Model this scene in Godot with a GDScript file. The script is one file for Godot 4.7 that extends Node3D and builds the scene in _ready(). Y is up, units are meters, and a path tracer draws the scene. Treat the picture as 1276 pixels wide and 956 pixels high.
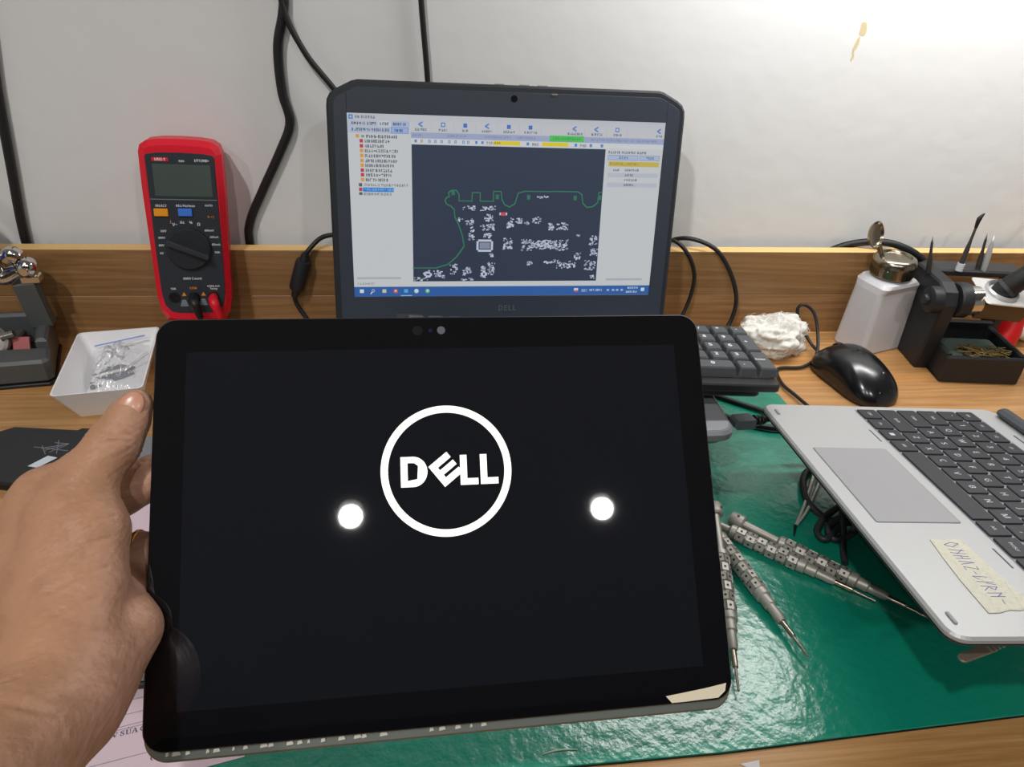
extends Node3D
# A repair bench: a hand holds up a tablet whose screen shows a start-up logo; a laptop, a meter, tools and a silver keyboard lie round it.
# World: x along the wall, y up from the bench top (y = 0), z towards the viewer; metres.

var M := {}
var used := {}
var rng := RandomNumberGenerator.new()

func _ready() -> void:
	rng.seed = 7
	view_and_light()
	materials()
	room()
	bench()
	tablet()
	hand()
	laptop()
	number_keyboard()
	detached_keyboard()
	multimeter()
	clamp_stand()
	parts_tray()
	battery()
	paper_form()
	wall_cables()
	bottle()
	iron_stand()
	mouse()
	small_things()
	screwdrivers()

# ---------------------------------------------------------------- camera, light
func view_and_light() -> void:
	var cam := Camera3D.new()
	cam.name = "camera"
	cam.fov = 54.93
	cam.near = 0.02
	cam.far = 20.0
	cam.transform = Transform3D(Basis(Vector3(0.9947, 0.0439, 0.0934), Vector3(0.0143, 0.8375, -0.5462), Vector3(-0.1022, 0.5446, 0.8324)), Vector3(0, 0.44, 0)).orthonormalized()
	add_child(cam)
	cam.current = true
	var we := WorldEnvironment.new()
	we.name = "world_environment"
	var e := Environment.new()
	e.background_mode = Environment.BG_COLOR
	e.background_color = Color(0.02, 0.02, 0.022)
	e.tonemap_mode = Environment.TONE_MAPPER_LINEAR
	e.tonemap_exposure = 1.2
	e.sdfgi_enabled = true
	e.ssao_enabled = true
	e.ssil_enabled = true
	we.environment = e
	add_child(we)
	# the lamps of the room: a tube over the bench, and ceiling downlights
	tube_lamp(Vector3(0.58, 0.58, -0.69), 0.72, 0.28)
	downlight(Vector3(-0.064, 1.6, 1.155), 0.42, "behind the viewer, middle of its row")
	downlight(Vector3(0.756, 1.6, 1.155), 0.42, "behind the viewer, right end of its row")
	downlight(Vector3(-0.88, 1.6, 1.155), 0.42, "behind the viewer, left end of its row")
	downlight(Vector3(-0.50, 1.6, 0.35), 0.85, "above the left part of the bench")

func tube_lamp(at: Vector3, length: float, energy: float) -> void:
	var t := thing("tube_lamp", "white LED tube lamp over the bench on the back wall", "lamp", at)
	var hm := mat(Color(0.9, 0.9, 0.9), 0.4)
	var s := st()
	box(s, Vector3(length + 0.04, 0.03, 0.03), Vector3(0, 0.032, -0.005), 0.003)
	obj("housing", s, hm, t)
	s = st()
	box(s, Vector3(0.03, 0.025, 0.112), Vector3(0.0, 0.04, -0.069), 0.002)
	obj("bracket", s, hm, t)
	var gm := mat(Color(0.95, 0.95, 0.95), 0.4)
	gm.emission_enabled = true
	gm.emission = Color(1.0, 0.98, 0.95)
	gm.emission_energy_multiplier = 1.0
	s = st()
	box(s, Vector3(length, 0.014, 0.024), Vector3(0, 0.009, 0), 0.004)
	obj("glowing_tube", s, gm, t)
	var l := AreaLight3D.new()
	l.name = "tube_light"
	l.area_size = Vector2(length, 0.024)
	l.light_color = Color(1.0, 0.993, 0.98)
	l.light_energy = energy
	l.area_range = 6.0
	l.shadow_enabled = true
	l.rotation.x = -PI / 2
	l.position = Vector3(0, 0.0, 0)
	t.add_child(l)

func downlight(at: Vector3, energy: float, where: String) -> void:
	var t := thing("downlight", "round white recessed ceiling downlight " + where, "lamp", at, 0.0, "ceiling downlights")
	var s := st()
	lathe(s, [Vector2(0.040, -0.002), Vector2(0.055, -0.004), Vector2(0.058, 0.0)], 28)
	obj("ring", s, mat(Color(0.92, 0.92, 0.92), 0.4), t)
	var gm := mat(Color(0.95, 0.95, 0.95), 0.4)
	gm.emission_enabled = true
	gm.emission = Color(1.0, 0.98, 0.95)
	gm.emission_energy_multiplier = 2.0
	s = st()
	lathe(s, [Vector2(0.0, -0.001), Vector2(0.036, -0.001), Vector2(0.036, 0.0)], 28)
	obj("glowing_lens", s, gm, t)
	var l := SpotLight3D.new()
	l.name = "downlight_light"
	l.light_color = Color(1.0, 0.993, 0.975)
	l.light_energy = energy
	l.light_size = 0.034
	l.spot_range = 8.0
	l.spot_attenuation = 2.0
	l.spot_angle = 76.0
	l.spot_angle_attenuation = 0.5
	l.shadow_enabled = true
	l.rotation.x = -PI / 2
	l.position = Vector3(0, -0.037, 0)
	t.add_child(l)

# ---------------------------------------------------------------- helpers
func st() -> SurfaceTool:
	var s := SurfaceTool.new()
	s.begin(Mesh.PRIMITIVE_TRIANGLES)
	return s

func numbered(called: String) -> String:
	used[called] = used.get(called, -1) + 1
	return called if used[called] == 0 else "%s_%03d" % [called, used[called]]

func thing(called: String, label: String, category: String, at := Vector3.ZERO, turn := 0.0, group := "") -> Node3D:
	var o := Node3D.new()
	o.name = numbered(called)
	add_child(o, true)
	o.position = at
	o.rotation.y = turn
	tag(o, label, category, group)
	return o

func tag(o: Node3D, label: String, category: String, group := "", kind := "") -> void:
	if label: o.set_meta("label", label)
	if category: o.set_meta("category", category)
	if group: o.set_meta("group", group)
	if kind: o.set_meta("kind", kind)

func obj(called: String, s, material: Material, parent: Node = null, xf := Transform3D()) -> MeshInstance3D:
	var o := MeshInstance3D.new()
	if s is SurfaceTool:
		s.generate_normals()
		o.mesh = s.commit()
	else:
		o.mesh = s
	o.material_override = material
	o.transform = xf
	if parent == null:
		o.name = numbered(called)
		add_child(o, true)
	else:
		var n := 0
		for c in parent.get_children():
			if c.get_meta("base_name", "") == called: n += 1
		o.set_meta("base_name", called)
		o.name = called if n == 0 else "%s_%03d" % [called, n]
		parent.add_child(o, true)
	return o

func struct(called: String, s, material: Material, label: String) -> MeshInstance3D:
	var o := obj(called, s, material)
	tag(o, label, called.split("_")[0], "", "structure")
	return o

func mat(c: Color, rough := 0.5, metal := 0.0, spec := 0.5) -> StandardMaterial3D:
	var m := StandardMaterial3D.new()
	m.albedo_color = c
	m.roughness = rough
	m.metallic = metal
	m.metallic_specular = spec
	return m

func hexa(h: String) -> Color:
	return Color.html(h)

func tri(s: SurfaceTool, a: Vector3, b: Vector3, c: Vector3, out: Vector3) -> void:
	if (c - a).cross(b - a).dot(out) < 0.0:
		var t := b
		b = c
		c = t
	for v in [a, b, c]:
		s.set_uv(Vector2(v.x, v.z) if absf(out.y) > 0.7 else Vector2(v.x + v.z, v.y))
		s.add_vertex(v)

func quad(s: SurfaceTool, a: Vector3, b: Vector3, c: Vector3, d: Vector3, out: Vector3) -> void:
	tri(s, a, b, c, out)
	tri(s, a, c, d, out)

# a polygon in the xz plane (Vector2 x, z), extruded from y0 to y1, with its edges chamfered by bev
func prism(s: SurfaceTool, poly: PackedVector2Array, y0: float, y1: float, bev := 0.0, xf := Transform3D(), bev_low := -1.0) -> void:
	if bev_low < 0.0: bev_low = bev
	s.set_smooth_group(-1)
	var n := poly.size()
	var area := 0.0
	for i in n:
		var p := poly[i]
		var q := poly[(i + 1) % n]
		area += p.x * q.y - q.x * p.y
	var sg := signf(area)
	var mit := PackedVector2Array()
	for i in n:
		var a := (poly[i] - poly[(i + n - 1) % n]).normalized()
		var b := (poly[(i + 1) % n] - poly[i]).normalized()
		var na := Vector2(a.y, -a.x) * sg
		var nb := Vector2(b.y, -b.x) * sg
		var m := (na + nb) / maxf(0.3, 1.0 + na.dot(nb))
		mit.append(m)
	var rings := []
	var levels := [[y0, bev_low], [y0 + bev_low, 0.0], [y1 - bev, 0.0], [y1, bev]]
	for l in levels:
		var r := PackedVector3Array()
		for i in n:
			var p := poly[i] - mit[i] * float(l[1])
			r.append(xf * Vector3(p.x, l[0], p.y))
		rings.append(r)
	for k in 3:
		if levels[k] == levels[k + 1]: continue
		for i in n:
			var j := (i + 1) % n
			var o2 := mit[i] + mit[j]
			var out := xf.basis * Vector3(o2.x, (-0.7 if k == 0 else (0.7 if k == 2 else 0.0)) * o2.length(), o2.y)
			quad(s, rings[k][i], rings[k][j], rings[k + 1][j], rings[k + 1][i], out)
	var ids := Geometry2D.triangulate_polygon(poly)
	for k in range(0, ids.size(), 3):
		tri(s, rings[0][ids[k]], rings[0][ids[k + 1]], rings[0][ids[k + 2]], xf.basis * Vector3.DOWN)
		tri(s, rings[3][ids[k]], rings[3][ids[k + 1]], rings[3][ids[k + 2]], xf.basis * Vector3.UP)

func rrect(w: float, d: float, r: float, seg := 5, c := Vector2.ZERO) -> PackedVector2Array:
	var p := PackedVector2Array()
	for k in 4:
		var cc := Vector2((w / 2 - r) * (1 if k in [0, 3] else -1), (d / 2 - r) * (1 if k < 2 else -1))
		for i in seg + 1:
			var a := PI / 2 * k + PI / 2 * i / seg
			p.append(c + cc + Vector2(cos(a), sin(a)) * r)
	return p

func box(s: SurfaceTool, size: Vector3, c := Vector3.ZERO, bev := 0.0, b := Basis()) -> void:
	var x := size.x / 2
	var z := size.z / 2
	prism(s, PackedVector2Array([Vector2(-x, -z), Vector2(x, -z), Vector2(x, z), Vector2(-x, z)]), -size.y / 2, size.y / 2, bev, Transform3D(b, c))

# polygon in the xy plane given, thickness along +z from z0 to z1
func plate(s: SurfaceTool, poly: PackedVector2Array, z0: float, z1: float, bev := 0.0, xf := Transform3D(), bev_low := -1.0) -> void:
	var q := PackedVector2Array()
	for p in poly: q.append(Vector2(p.x, -p.y))
	prism(s, q, z0, z1, bev, xf * Transform3D(Basis(Vector3.RIGHT, Vector3(0, 0, 1), Vector3(0, -1, 0)), Vector3.ZERO), bev_low)

func smooth_path(pts: Array, per := 6) -> PackedVector3Array:
	var out := PackedVector3Array()
	var n := pts.size()
	for i in n - 1:
		var p0: Vector3 = pts[maxi(i - 1, 0)]
		var p1: Vector3 = pts[i]
		var p2: Vector3 = pts[i + 1]
		var p3: Vector3 = pts[mini(i + 2, n - 1)]
		for k in per:
			out.append(p1.cubic_interpolate(p2, p0, p3, float(k) / per))
	out.append(pts[n - 1])
	return out

# a round bar along a path; r is one radius or one per point of pts
func tube(s: SurfaceTool, pts: Array, r, seg := 10, per := 6, close_ends := true) -> void:
	s.set_smooth_group(0)
	var path := smooth_path(pts, per) if per > 1 else PackedVector3Array(pts)
	var n := path.size()
	var up := Vector3.UP
	var rings := []
	for i in n:
		var t := (path[mini(i + 1, n - 1)] - path[maxi(i - 1, 0)]).normalized()
		if i == 0 and absf(t.dot(up)) > 0.9: up = Vector3.RIGHT
		up = (up - t * up.dot(t)).normalized()
		var side := t.cross(up)
		var f := float(i) / maxi(n - 1, 1) * (pts.size() - 1)
		var rr: float = r if not r is Array else lerpf(r[int(f)], r[mini(int(f) + 1, pts.size() - 1)], f - int(f))
		var ring := PackedVector3Array()
		for k in seg:
			var a := TAU * k / seg
			ring.append(path[i] + (up * cos(a) + side * sin(a)) * rr)
		rings.append(ring)
	for i in n - 1:
		for k in seg:
			var j := (k + 1) % seg
			quad(s, rings[i][k], rings[i][j], rings[i + 1][j], rings[i + 1][k], rings[i][k] + rings[i][j] - 2.0 * path[i])
	if close_ends:
		s.set_smooth_group(-1)
		for k in range(1, seg - 1):
			tri(s, rings[0][0], rings[0][k], rings[0][k + 1], path[0] - path[1])
			tri(s, rings[n - 1][0], rings[n - 1][k], rings[n - 1][k + 1], path[n - 1] - path[n - 2])

# a profile (radius, height), listed so that the outside is on the right when going along it upwards
func lathe(s: SurfaceTool, prof: Array, seg := 24, xf := Transform3D()) -> void:
	var grp := 0
	for i in prof.size() - 1:
		var a: Vector2 = prof[i]
		var b: Vector2 = prof[i + 1]
		var d := b - a
		if i > 0:
			var e: Vector2 = a - prof[i - 1]
			if absf(e.angle_to(d)) > 0.6: grp += 1
		s.set_smooth_group(grp)
		for k in seg:
			var t0 := TAU * k / seg
			var t1 := TAU * (k + 1) / seg
			var tm := (t0 + t1) / 2
			var out := xf.basis * Vector3(d.y * cos(tm), -d.x, d.y * sin(tm))
			var p00 := xf * Vector3(a.x * cos(t0), a.y, a.x * sin(t0))
			var p01 := xf * Vector3(a.x * cos(t1), a.y, a.x * sin(t1))
			var p10 := xf * Vector3(b.x * cos(t0), b.y, b.x * sin(t0))
			var p11 := xf * Vector3(b.x * cos(t1), b.y, b.x * sin(t1))
			if a.x > 1e-6: tri(s, p00, p01, p11, out)
			if b.x > 1e-6: tri(s, p00, p11, p10, out)

func along(a: Vector3, b: Vector3) -> Transform3D:   # y runs from a towards b
	var y := (b - a).normalized()
	var x := y.cross(Vector3(0.3, 0.1, 0.9)).normalized()
	return Transform3D(Basis(x, y, x.cross(y)), a)

func blob(s: SurfaceTool, c: Vector3, r: Vector3, b := Basis(), seg := 16) -> void:
	s.set_smooth_group(0)
	for i in seg / 2:
		for k in seg:
			var q := []
			for d in [[i, k], [i, k + 1], [i + 1, k + 1], [i + 1, k]]:
				var th: float = PI * d[0] / (seg / 2)
				var ph: float = TAU * (d[1] % seg) / seg
				q.append(Vector3(sin(th) * cos(ph), cos(th), sin(th) * sin(ph)))
			var out: Vector3 = b * (q[0] + q[2])
			for v in 4: q[v] = c + b * (q[v] * r)
			if i > 0: tri(s, q[0], q[1], q[2], out)
			if i < seg / 2 - 1: tri(s, q[0], q[2], q[3], out)

func lettering(called: String, words: String, height: float, material: Material, parent: Node, xf: Transform3D, font := "Droid Sans", bold := false, depth := 0.0003) -> MeshInstance3D:
	var f := SystemFont.new()
	f.font_names = PackedStringArray([font])
	if bold: f.font_weight = 700
	var t := TextMesh.new()
	t.font = f
	t.text = words
	t.font_size = 24
	t.pixel_size = height / 17.0
	t.depth = depth
	t.curve_step = 2.0
	return obj(called, t, material, parent, xf)

# ---------------------------------------------------------------- surfaces
func noise_image(w: int, h: int, f: Callable) -> ImageTexture:
	var im := Image.create(w, h, false, Image.FORMAT_RGB8)
	for y in h:
		for x in w:
			im.set_pixel(x, y, f.call(float(x) / w, float(y) / h))
	return ImageTexture.create_from_image(im)

func wood_texture(seed_: int, base: Color, dark: Color) -> ImageTexture:
	var n := FastNoiseLite.new()
	n.seed = seed_
	n.frequency = 1.0
	n.fractal_octaves = 4
	return noise_image(512, 512, func(u: float, v: float) -> Color:
		# wraps round: the noise is read on two circles
		var a := TAU * u
		var b := TAU * v
		var g := n.get_noise_3d(cos(a) * 0.55 + 7.0 * cos(b), sin(a) * 0.55 + 7.0 * sin(b), 1.0)
		var fine := n.get_noise_3d(cos(a) * 1.8 + 40.0 * cos(b), sin(a) * 1.8 + 40.0 * sin(b), 9.0)
		var t := clampf(0.42 + g * 0.9 + fine * 0.45, 0.0, 1.0)
		return dark.lerp(base, t))

func bump(freq: float, strength: float, seed_ := 1, octaves := 4, kind := FastNoiseLite.TYPE_SIMPLEX_SMOOTH) -> NoiseTexture2D:
	var n := FastNoiseLite.new()
	n.noise_type = kind
	n.seed = seed_
	n.frequency = freq
	n.fractal_octaves = octaves
	var t := NoiseTexture2D.new()
	t.width = 512
	t.height = 512
	t.seamless = true
	t.as_normal_map = true
	t.bump_strength = strength
	t.noise = n
	return t

func relief(m: StandardMaterial3D, t: Texture2D, scale: float, strength := 1.0) -> StandardMaterial3D:
	m.normal_enabled = true
	m.normal_texture = t
	m.normal_scale = strength
	m.uv1_triplanar = true
	m.uv1_world_triplanar = true
	m.uv1_scale = Vector3.ONE * scale
	return m

func materials() -> void:
	var wt := wood_texture(3, Color(0.79, 0.62, 0.42), Color(0.67, 0.49, 0.30))
	var bt := wood_texture(11, Color(0.66, 0.51, 0.345), Color(0.54, 0.40, 0.255))
	var tone := [Color(1, 1, 1), Color(0.93, 0.92, 0.9), Color(1.0, 0.97, 0.93), Color(0.96, 0.95, 0.95)]
	for k in 4:
		for side in 2:
			var m := mat(tone[k], 0.42)
			m.albedo_texture = wt if side == 0 else bt
			m.uv1_triplanar = true
			m.uv1_world_triplanar = true
			m.uv1_scale = Vector3(1.6, 3.2, 3.2)
			m.uv1_offset = Vector3(0.37 * k, 0.21 * k, 0.43 * k)
			M["wood%d" % k if side == 0 else "board%d" % k] = m
	M.wall = relief(mat(Color(0.86, 0.865, 0.87), 0.75), bump(0.012, 3.0, 5, 3), 4.0, 0.22)
	M.plain_white = mat(Color(0.85, 0.85, 0.84), 0.8)
	M.green = relief(mat(Color(0.05, 0.50, 0.41), 0.25, 0.0, 0.71), bump(0.02, 4.0, 21, 6), 8.0, 0.40)
	M.black_edge = mat(Color(0.05, 0.055, 0.06), 0.6)
	M.glass = mat(Color(0.06, 0.06, 0.075), 0.02, 0.0, 0.45)
	M.frame_grey = mat(Color(0.44, 0.46, 0.44), 0.40, 0.6)
	M.cream = mat(Color(0.93, 0.88, 0.78), 0.5)
	M.white_glow = mat(Color(0.9, 0.9, 0.88), 0.4)
	M.white_glow.emission_enabled = true
	M.white_glow.emission = Color(1.0, 0.985, 0.95)
	M.white_glow.emission_energy_multiplier = 0.60
	M.black = mat(Color(0.06, 0.063, 0.07), 0.45)
	M.cable = mat(Color(0.085, 0.09, 0.10), 0.5)
	M.steel = mat(Color(0.62, 0.61, 0.58), 0.3, 0.9)
	M.chrome = mat(Color(0.85, 0.84, 0.82), 0.12, 1.0)
	M.silver = relief(mat(Color(0.71, 0.715, 0.72), 0.42, 0.35), bump(0.2, 1.0, 4, 2), 40.0, 0.1)
	M.white_plastic = mat(Color(0.93, 0.93, 0.94), 0.35)
	M.red = mat(Color(0.86, 0.06, 0.17), 0.42)
	M.dark_grey = mat(Color(0.17, 0.175, 0.19), 0.5)
	M.print_white = mat(Color(0.85, 0.86, 0.88), 0.6)

# ---------------------------------------------------------------- setting
func room() -> void:
	var w := [["wall_back", Vector3(4.0, 2.45, 0.1), Vector3(0, 0.425, -0.865), "white painted wall behind the workbench with faint marks"],
		["wall_left", Vector3(0.1, 2.45, 3.4), Vector3(-1.95, 0.425, 0.8), "white side wall left of the bench"],
		["wall_right", Vector3(0.1, 2.45, 3.4), Vector3(1.95, 0.425, 0.8), "white side wall right of the bench"],
		["wall_front", Vector3(4.0, 2.45, 0.1), Vector3(0, 0.425, 2.45), "white wall opposite the workbench"],
		["ceiling", Vector3(4.0, 0.1, 3.4), Vector3(0, 1.65, 0.8), "plain white ceiling over the workshop"],
		["floor", Vector3(4.0, 0.1, 3.4), Vector3(0, -0.8, 0.8), "grey workshop floor"]]
	for a in w:
		var s := st()
		box(s, a[1], a[2])
		var m: Material = M.wall if a[0] == "wall_back" else (mat(Color(0.35, 0.34, 0.33), 0.6) if a[0] == "floor" else (mat(Color(0.22, 0.22, 0.225), 0.8) if a[0] == "wall_front" else M.plain_white))
		struct(a[0], s, m, a[3])
	# a yellowish old stain on the wall
	var sm := mat(Color(0.80, 0.74, 0.58), 0.8)
	for a in [[Vector2(0.452, 0.345), 0.0042, 0.0075, 0.2], [Vector2(0.449, 0.330), 0.0022, 0.0085, -0.15], [Vector2(0.4485, 0.318), 0.0013, 0.005, -0.1]]:
		var poly := PackedVector2Array()
		for k in 14:
			var t := TAU * k / 14
			poly.append(a[0] + Vector2(cos(t) * a[1], sin(t) * a[2]).rotated(a[3]) * rng.randf_range(0.7, 1.15))
		var s := st()
		plate(s, poly, -0.8151, -0.81485)
		obj("stain", s, sm, get_node("wall_back"))

func bench() -> void:
	var t := thing("workbench", "light oak-look workbench top with straight wood grain", "workbench", Vector3(0, 0, 0))
	var z := -0.798
	var k := 0
	while z < -0.14:
		var d := [0.074, 0.061, 0.083, 0.069][k % 4] as float
		var s := st()
		box(s, Vector3(2.1, 0.03, d - 0.0002), Vector3(0.1, -0.015, z + d / 2), 0.0004)
		obj("plank", s, M["wood%d" % [0, 2, 3, 1][k % 4]], t)
		z += d
		k += 1
	for x in [-0.88, 1.08]:
		for zz in [-0.75, -0.17]:
			var s := st()
			box(s, Vector3(0.05, 0.72, 0.05), Vector3(x, -0.39, zz), 0.002)
			obj("leg", s, M.wood1, t)
	var b := thing("back_rail", "brown wooden rail along the back of the bench below the wall", "rail", Vector3(0, 0, -0.791))
	for a in [[0.0, 0.052, 0], [0.052, 0.107, 1]]:
		var s := st()
		box(s, Vector3(2.1, a[1] - a[0] - 0.0002, 0.014), Vector3(0.1, (a[0] + a[1]) / 2, 0), 0.0006)
		obj("board", s, M["board%d" % a[2]], b)
	var s2 := st()
	box(s2, Vector3(2.1, 0.0012, 0.0142), Vector3(0.1, 0.1076, 0), 0.0004)
	obj("edge_strip", s2, mat(Color(0.90, 0.74, 0.48), 0.45), b)
	# the green mat
	var g := thing("work_mat", "glossy dark green work mat with a black underside", "mat", Vector3(0.374, 0, -0.645), 0.0)
	var low := PackedVector2Array([Vector2(-0.615, -0.004), Vector2(-0.003, 0.0), Vector2(0.0, 0.004), Vector2(0.004, 0.05), Vector2(0.085, 0.15), Vector2(0.090, 0.380), Vector2(0.086, 0.384), Vector2(0.013, 0.3885), Vector2(-0.10, 0.3945), Vector2(-0.20, 0.4000), Vector2(-0.290, 0.4020), Vector2(-0.585, 0.4100)])
	var poly: PackedVector2Array = Geometry2D.offset_polygon(low, -0.0006)[0]
	var s3 := st()
	prism(s3, poly, 0.0008, 0.0022, 0.0004)
	obj("green_layer", s3, M.green, g)
	s3 = st()
	prism(s3, low, 0.0, 0.0008)
	obj("black_layer", s3, M.black_edge, g)

# ---------------------------------------------------------------- tablet
const TP := Vector3(0.0053, 0.1744, -0.2856)
func tablet_xf() -> Transform3D:
	return Transform3D(Basis(Vector3(0.9985, -0.0219, -0.0506), Vector3(-0.019, 0.7257, -0.6878), Vector3(0.0518, 0.6877, 0.7241)), TP).orthonormalized()

func tablet() -> void:
	var t := thing("tablet", "black glass tablet held up in the hand, white ring logo on its screen", "tablet")
	t.transform = tablet_xf()
	var s := st()
	plate(s, rrect(0.2925, 0.2150, 0.0115, 7, Vector2(0.0, -0.0023)), -0.0105, -0.0030, 0.0012)
	obj("metal_case", s, M.frame_grey, t)
	s = st()
	plate(s, rrect(0.2896, 0.2080, 0.0100, 7, Vector2(0.0, -0.0004)), -0.0030, -0.0012, 0.0)
	obj("seal", s, M.black_edge, t)
	s = st()
	plate(s, rrect(0.2920, 0.2088, 0.0102, 7), -0.0012, 0.0, 0.0006)
	obj("glass", s, M.glass, t)
	var sm := mat(Color(0.06, 0.065, 0.08), 0.022, 0.0, 0.45)
	sm.emission_enabled = true
	sm.emission = Color(0.62, 0.66, 0.80)
	sm.emission_energy_multiplier = 0.0070
	s = st()
	plate(s, PackedVector2Array([Vector2(-0.1308, -0.0868), Vector2(0.1308, -0.0868), Vector2(0.1308, 0.0868), Vector2(-0.1308, 0.0868)]), 0.0, 0.00012)
	obj("screen", s, sm, t)
	# the ring and the letters
	s = st()
	var c := Vector2(0.0, 0.0213)
	s.set_smooth_group(-1)
	for k in 96:
		var a := TAU * k / 96
		var b := TAU * (k + 1) / 96
		var e := [Vector2(cos(a), sin(a)), Vector2(cos(b), sin(b))]
		var q := []
		for zz in [0.00012, 0.0003]:
			for r in [0.0342, 0.0304]:
				for v in e:
					var p: Vector2 = c + v * r
					q.append(Vector3(p.x, p.y, zz))
		quad(s, q[4], q[5], q[7], q[6], Vector3(0, 0, 1))
		quad(s, q[0], q[1], q[5], q[4], Vector3(e[0].x, e[0].y, 0))
		quad(s, q[2], q[3], q[7], q[6], -Vector3(e[0].x, e[0].y, 0))
	obj("logo_ring", s, M.white_glow, t)
	# letter shapes in units of the ring radius
	var letters := []
	letters.append(PackedVector2Array([Vector2(-0.70, -0.235), Vector2(-0.595, -0.235), Vector2(-0.595, 0.225), Vector2(-0.70, 0.225)]))
	var D := PackedVector2Array([Vector2(-0.595, 0.225)])
	for k in 17:
		var a := PI / 2 - PI * k / 16
		D.append(Vector2(-0.51 + 0.215 * cos(a), -0.005 + 0.23 * sin(a)))
	D.append_array([Vector2(-0.595, -0.235), Vector2(-0.595, -0.140)])
	for k in 17:
		var a := -PI / 2 + PI * k / 16
		D.append(Vector2(-0.52 + 0.125 * cos(a), -0.005 + 0.135 * sin(a)))
	D.append(Vector2(-0.595, 0.130))
	letters.append(D)
	# the tilted letter: a spine and three arms
	var E := PackedVector2Array()
	for p in [[0, 0], [0.36, 0], [0.36, 0.105], [0.105, 0.105], [0.105, 0.155], [0.36, 0.155], [0.36, 0.245], [0.105, 0.245], [0.105, 0.295], [0.36, 0.295], [0.36, 0.40], [0, 0.40]]:
		E.append(Vector2(-0.035, -0.255) + Vector2(p[0] - 0.0, p[1]).rotated(deg_to_rad(38.0)))
	letters.append(E)
	for x in [0.205, 0.515]:
		letters.append(PackedVector2Array([Vector2(x, -0.235), Vector2(x + 0.275, -0.235), Vector2(x + 0.275, -0.135), Vector2(x + 0.105, -0.135), Vector2(x + 0.105, 0.225), Vector2(x, 0.225)]))
	for l in letters:
		var poly := PackedVector2Array()
		for p in l: poly.append(c + p * 0.0342)
		s = st()
		plate(s, poly, 0.00012, 0.0003)
		obj("logo_letter", s, M.white_glow, t)
	# sensors over the screen
	for a in [[-0.0131, 0.0027, Color(0.10, 0.10, 0.12)], [-0.0062, 0.0011, Color(0.10, 0.13, 0.25)], [-0.0004, 0.0022, Color(0.42, 0.42, 0.46)]]:
		s = st()
		lathe(s, [Vector2(a[1], 0.0), Vector2(a[1], 0.00025), Vector2(0.0, 0.00035)], 20, Transform3D(Basis(Vector3.RIGHT, Vector3(0, 0, 1), Vector3(0, -1, 0)), Vector3(a[0], 0.0968, 0.0)))
		obj("camera_eye", s, mat(a[2], 0.15), t)
	# the pale gap at the corner where the glass stands off, and shreds of adhesive along the lower edge
	s = st()
	plate(s, PackedVector2Array([Vector2(0.112, -0.1035), Vector2(0.119, -0.1035), Vector2(0.1375, -0.1030), Vector2(0.1415, -0.1000), Vector2(0.1425, -0.0962), Vector2(0.131, -0.0978), Vector2(0.109, -0.1000)]), 0.0, 0.0002)
	var o := obj("adhesive_patch", s, M.cream, t)
	o.set_meta("label", "cream patch at the lower corner of the glass")
	var am := mat(Color(0.80, 0.79, 0.74), 0.6)
	for k in 22:
		var x := -0.138 + 0.0062 * k + rng.randf_range(-0.002, 0.002)
		if k > 16: x += 0.02
		s = st()
		var l := rng.randf_range(0.0012, 0.0042)
		plate(s, PackedVector2Array([Vector2(x, -0.1068), Vector2(x + l, -0.1064), Vector2(x + l * 0.8, -0.1046), Vector2(x + 0.0003, -0.1050)]), -0.0030, -0.0026 + rng.randf() * 0.0006, 0.0001)
		obj("adhesive_shred", s, am, t)
	# ports and pads on the lower side, keys on the right side
	var pm := mat(Color(0.16, 0.165, 0.16), 0.5)
	for a in [[-0.098, 0.0035, 0.002], [-0.042, 0.006, 0.0014], [0.0, 0.040, 0.0022], [0.052, 0.0065, 0.0026], [0.118, 0.0045, 0.0030]]:
		s = st()
		box(s, Vector3(a[1], 0.0006, a[2]), Vector3(a[0], -0.1097, -0.0068), 0.0002)
		obj("port", s, mat(Color(0.42, 0.43, 0.40), 0.4, 0.4) if a[0] > 0.1 or a[0] < -0.09 else pm, t)
	for k in 3:
		s = st()
		box(s, Vector3(0.0012, 0.017, 0.003), Vector3(0.1465, -0.046 - 0.0185 * k, -0.0042), 0.0004)
		obj("side_key", s, M.steel, t)

# ---------------------------------------------------------------- hand
# joints are given by where they stand in tablet millimetres: a along its width, b along its height, c out of the glass
func tj(a: float, b: float, c: float) -> Vector3:
	return tablet_xf() * (Vector3(a, b, c) / 1000.0)

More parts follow.
